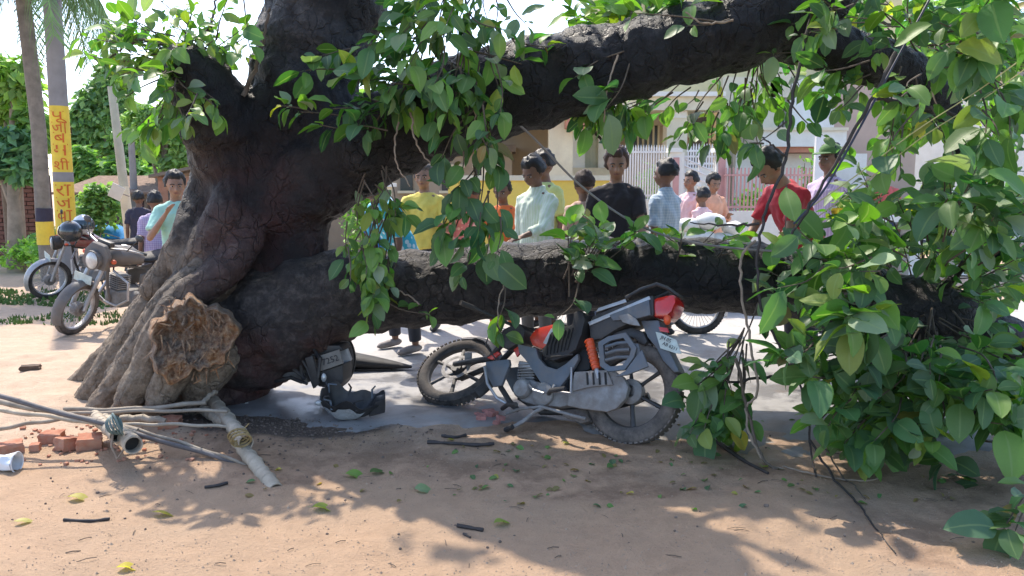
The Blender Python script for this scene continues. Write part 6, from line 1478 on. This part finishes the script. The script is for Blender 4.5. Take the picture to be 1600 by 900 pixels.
# bricks
M_BR2 = mat('orange_brick', (.42, .13, .07), .9, .35, 14, .5, dirt=((.40, .27, .19), .75))
def rough_brick(name, label, px, py, size, rz, tilt=0, m_=M_BR2, group='broken bricks by the bamboo poles', cat='brick', z0=None):
    c = gp(px, py); bm = bmesh.new(); bmesh.ops.create_cube(bm, size=1); bmesh.ops.subdivide_edges(bm, edges=bm.edges[:], cuts=5, use_grid_fill=True); s = U(0, 99)
    for v in bm.verts:
        q = v.co.copy(); k = 1 + .22 * mn.noise(q * 2 + Vector((s, 0, 0))) + .12 * mn.noise(q * 7 + Vector((s, 0, 0))); rr = 1 - .12 * max(0, q.length - .72); v.co = Vector((q.x * size[0], q.y * size[1], q.z * size[2])) * k * rr
    me = bpy.data.meshes.new(name); bm.to_mesh(me); bm.free(); me.materials.append(m_); me.shade_smooth(); me.set_sharp_from_angle(angle=radians(35)); o = link(name, me)
    o.location = (c.x, c.y + size[1] * .4, ground_z(c.x, c.y) + size[2] * .45); o.rotation_euler = (tilt, tilt * .6, rz); return tag(o, label, cat, group)
rough_brick('broken_brick', 'orange brick half nearest the wired joint of the poles', 135, 705, (.12, .10, .075), .4, .1)
rough_brick('broken_brick', 'orange-brown brick half between two others left of the poles', 100, 705, (.09, .10, .07), -.5, -.15)
rough_brick('broken_brick', 'flat orange brick piece at the left end of the short row', 76, 694, (.11, .09, .06), .2, .1)
rough_brick('broken_brick', 'dark red brick lump at the left edge above the white cup', 8, 712, (.13, .10, .06), .7, 0)
rough_brick('broken_brick', 'small brick chip beside the flat orange piece', 52, 706, (.05, .05, .04), .3, 0)
rough_brick('broken_brick', 'pinkish brick behind the pale thin pole', 262, 682, (.12, .09, .06), .15, .1)
for k, (x, y, s) in enumerate(((752, 658, .06), (768, 652, .07), (782, 658, .05), (760, 646, .05), (776, 664, .04), (745, 650, .035))):
    rough_brick('brick_shard', ['large pinkish shard, left part of the heap below the front wheel', 'largest pinkish shard in the middle of the heap', 'pinkish shard at the right side of the heap', 'pinkish shard at the back of the heap', 'small pinkish shard at the lower right of the heap', 'smallest pinkish shard at the far left of the heap'][k], x, y, (s, s * .8, s * .6), k, .2, mat('pink_brick', (.42, .18, .15), .9, .35, 25, .6) if k == 0 else bpy.data.materials['pink_brick'], 'heap of brick shards', 'brick shard')
mb = MB()
for k in range(90):
    c = gp(U(20, 340), U(668, 728)); r = U(.006, .018); mb.box((c.x, c.y, ground_z(c.x, c.y) + r * .4), (r * U(1, 1.8), r, r * .8), Matrix.Rotation(U(0, 3), 3, 'Z') @ Matrix.Rotation(U(-.5, .5), 3, 'X'))
tag(mb.build('brick_crumbs', M_BR2, smooth=False), 'small crumbs of broken brick scattered under the bamboo poles', 'rubble', kind='stuff')
rough_brick('stone', 'dark stone on the sand left of the roots', 46, 600, (.13, .07, .035), .3, 0, mat('dark_stone', (.10, .065, .045), .9, .3, 20, .4), None, 'stone')
rough_brick('pebble', 'pale pebble on the dark soil right of the roots', 385, 632, (.022, .02, .015), .3, 0, M_WHITE, None, 'pebble')
t = thing('plastic_cup', 'crushed white plastic cup on the dirt at the left edge', 'cup', gp(12, 735)); mb = MB(); n = 24; vs = []; fs = []
for i in range(8):
    for j in range(n): a = 2 * pi * j / n; r = (.045 + .010 * i / 7) * (1 + .12 * sin(3 * a + i * .6) + .05 * sin(7 * a)); vs.append(Vector((.10 * i / 7 - .05, cos(a) * r, .045 + sin(a) * r * .8)))
for i in range(7):
    for j in range(n): a = i * n + j; b = i * n + (j + 1) % n; fs.append((a, b, b + n, a + n))
fs.append(tuple(range(n))); mb.add(vs, fs); o = link('cup_wall', mb.mesh('cup_wall'), mat('white_plastic', (.70, .72, .74), .35, .04, 10, .1), t); link('rim', MB().torus((.052, 0, .045), (1, 0, 0), .052, .004, 24, 6).mesh('rim'), bpy.data.materials['white_plastic'], t)
# fallen leaves and sticks
def fallen(px, py, L, tone, rz, label, flip=.2):
    c = gp(px, py); o = link('fallen_leaf', leaf_me(int(U(0, 6)), tone)); o.location = (c.x, c.y, ground_z(c.x, c.y) + .018); o.scale = (L, L, L); o.rotation_euler = (U(-flip, flip), U(.05, .2), rz); tag(o, label, 'leaf', 'fallen leaves on the dirt')
fallen(106, 780, .11, 5, .1, 'yellow fallen leaf below the left bamboo poles'); fallen(238, 804, .10, 5, 0, 'yellow fallen leaf in the shade right of the strip shadow'); fallen(22, 820, .09, 5, .3, 'yellow fallen leaf near the left edge'); fallen(182, 892, .10, 5, .3, 'yellow leaf at the very bottom left')
fallen(488, 798, .13, 4, .3, 'yellow-green leaf where the shade begins, lower middle'); fallen(772, 822, .085, 4, .5, 'bright yellow leaf on the sunlit dirt', .4); fallen(648, 772, .10, 6, .4, 'pale green upturned leaf at the edge of the shade', .5)
fallen(540, 744, .12, 3, 0, 'green leaf of the fallen pair in the shade, left'); fallen(578, 742, .10, 2, .8, 'dark curled leaf of the fallen pair, right', .8); fallen(1480, 722, .10, 5, .1, 'orange-yellow leaf under the right-hand foliage'); fallen(1480, 748, .17, 0, .1, 'dark green leaf lying flat below the orange-yellow one'); fallen(1530, 760, .15, 0, 3.0, 'dark green leaf flat on the mud at the right')
fallen(1190, 735, .08, 4, 1, 'small yellow leaf beside the pale loop of vine')
def stick(pp, r, label, m_=M_ROOTV):
    c = [Vector((p.x, p.y, ground_z(p.x, p.y) + r)) for p in (gp(*q) for q in pp)]; t = c[0].copy(); me = MB().tube([Vector(q) - t for q in cr([tuple(p) for p in c], 4)], [r * (.7 + .5 * R()) for _ in range(4 * (len(c) - 1) + 1)], 6).mesh('stick'); me.materials.append(m_); o = link('stick', me); o.location = t; tag(o, label, 'stick', 'sticks on the ground')
stick([(668, 696), (710, 698), (745, 700), (772, 698)], .011, 'long straight stick lying in front of the front wheel'); stick([(690, 686), (710, 688), (728, 684)], .009, 'short stick just above the long straight one')
stick([(714, 823), (730, 825), (755, 829)], .008, 'dark twig on the sunlit dirt beside the bright yellow leaf'); stick([(724, 833), (735, 840)], .005, 'tiny twig below the dark one'); stick([(100, 816), (140, 818), (172, 815)], .007, 'dark stick lying in the shade at the lower left'); stick([(320, 764), (338, 763), (356, 759)], .008, 'small stick left of the lowest pipe')
stick([(1120, 690), (1160, 720), (1200, 742)], .010, 'stick under the low leaves right of the rear wheel')
mb = MB()
for k in range(80):
    q = gp(U(60, 1580), U(640, 890)); a = U(0, 3.1); l = U(.02, .09); d = Vector((cos(a), sin(a) * .6, 0)) * l; z = ground_z(q.x, q.y) + .004
    mb.tube([Vector((q.x, q.y, z)), Vector((q.x, q.y, z + .004)) + d * .5 + Vector((0, U(-.006, .006), 0)), Vector((q.x, q.y, z)) + d], U(.001, .0025), 4)
tag(mb.build('twig_litter', M_TWIG, smooth=False), 'tiny broken twigs scattered all over the dirt', 'litter', kind='stuff')
lit = []
for _ in range(150):
    x = U(700, 1600) if R() < .75 else U(380, 900); y = U(650, 800) if x > 1000 else U(690, 790)
    c = gp(x, y); L = U(.02, .055); M = Matrix.Translation((c.x, c.y, ground_z(c.x, c.y) + .008)) @ Matrix.Rotation(U(0, 6.3), 4, 'Z') @ Matrix.Rotation(U(-.5, .5), 4, 'X') @ Matrix.Scale(L, 4); lit.append((M, int(U(0, 6)), pick([(7, 4), (1, 2), (2, 2), (5, 1), (0, 1)])))
tag(leaf_stuff('leaf_litter', lit), 'small torn leaf scraps littering the mud below the foliage', 'leaf litter', kind='stuff')
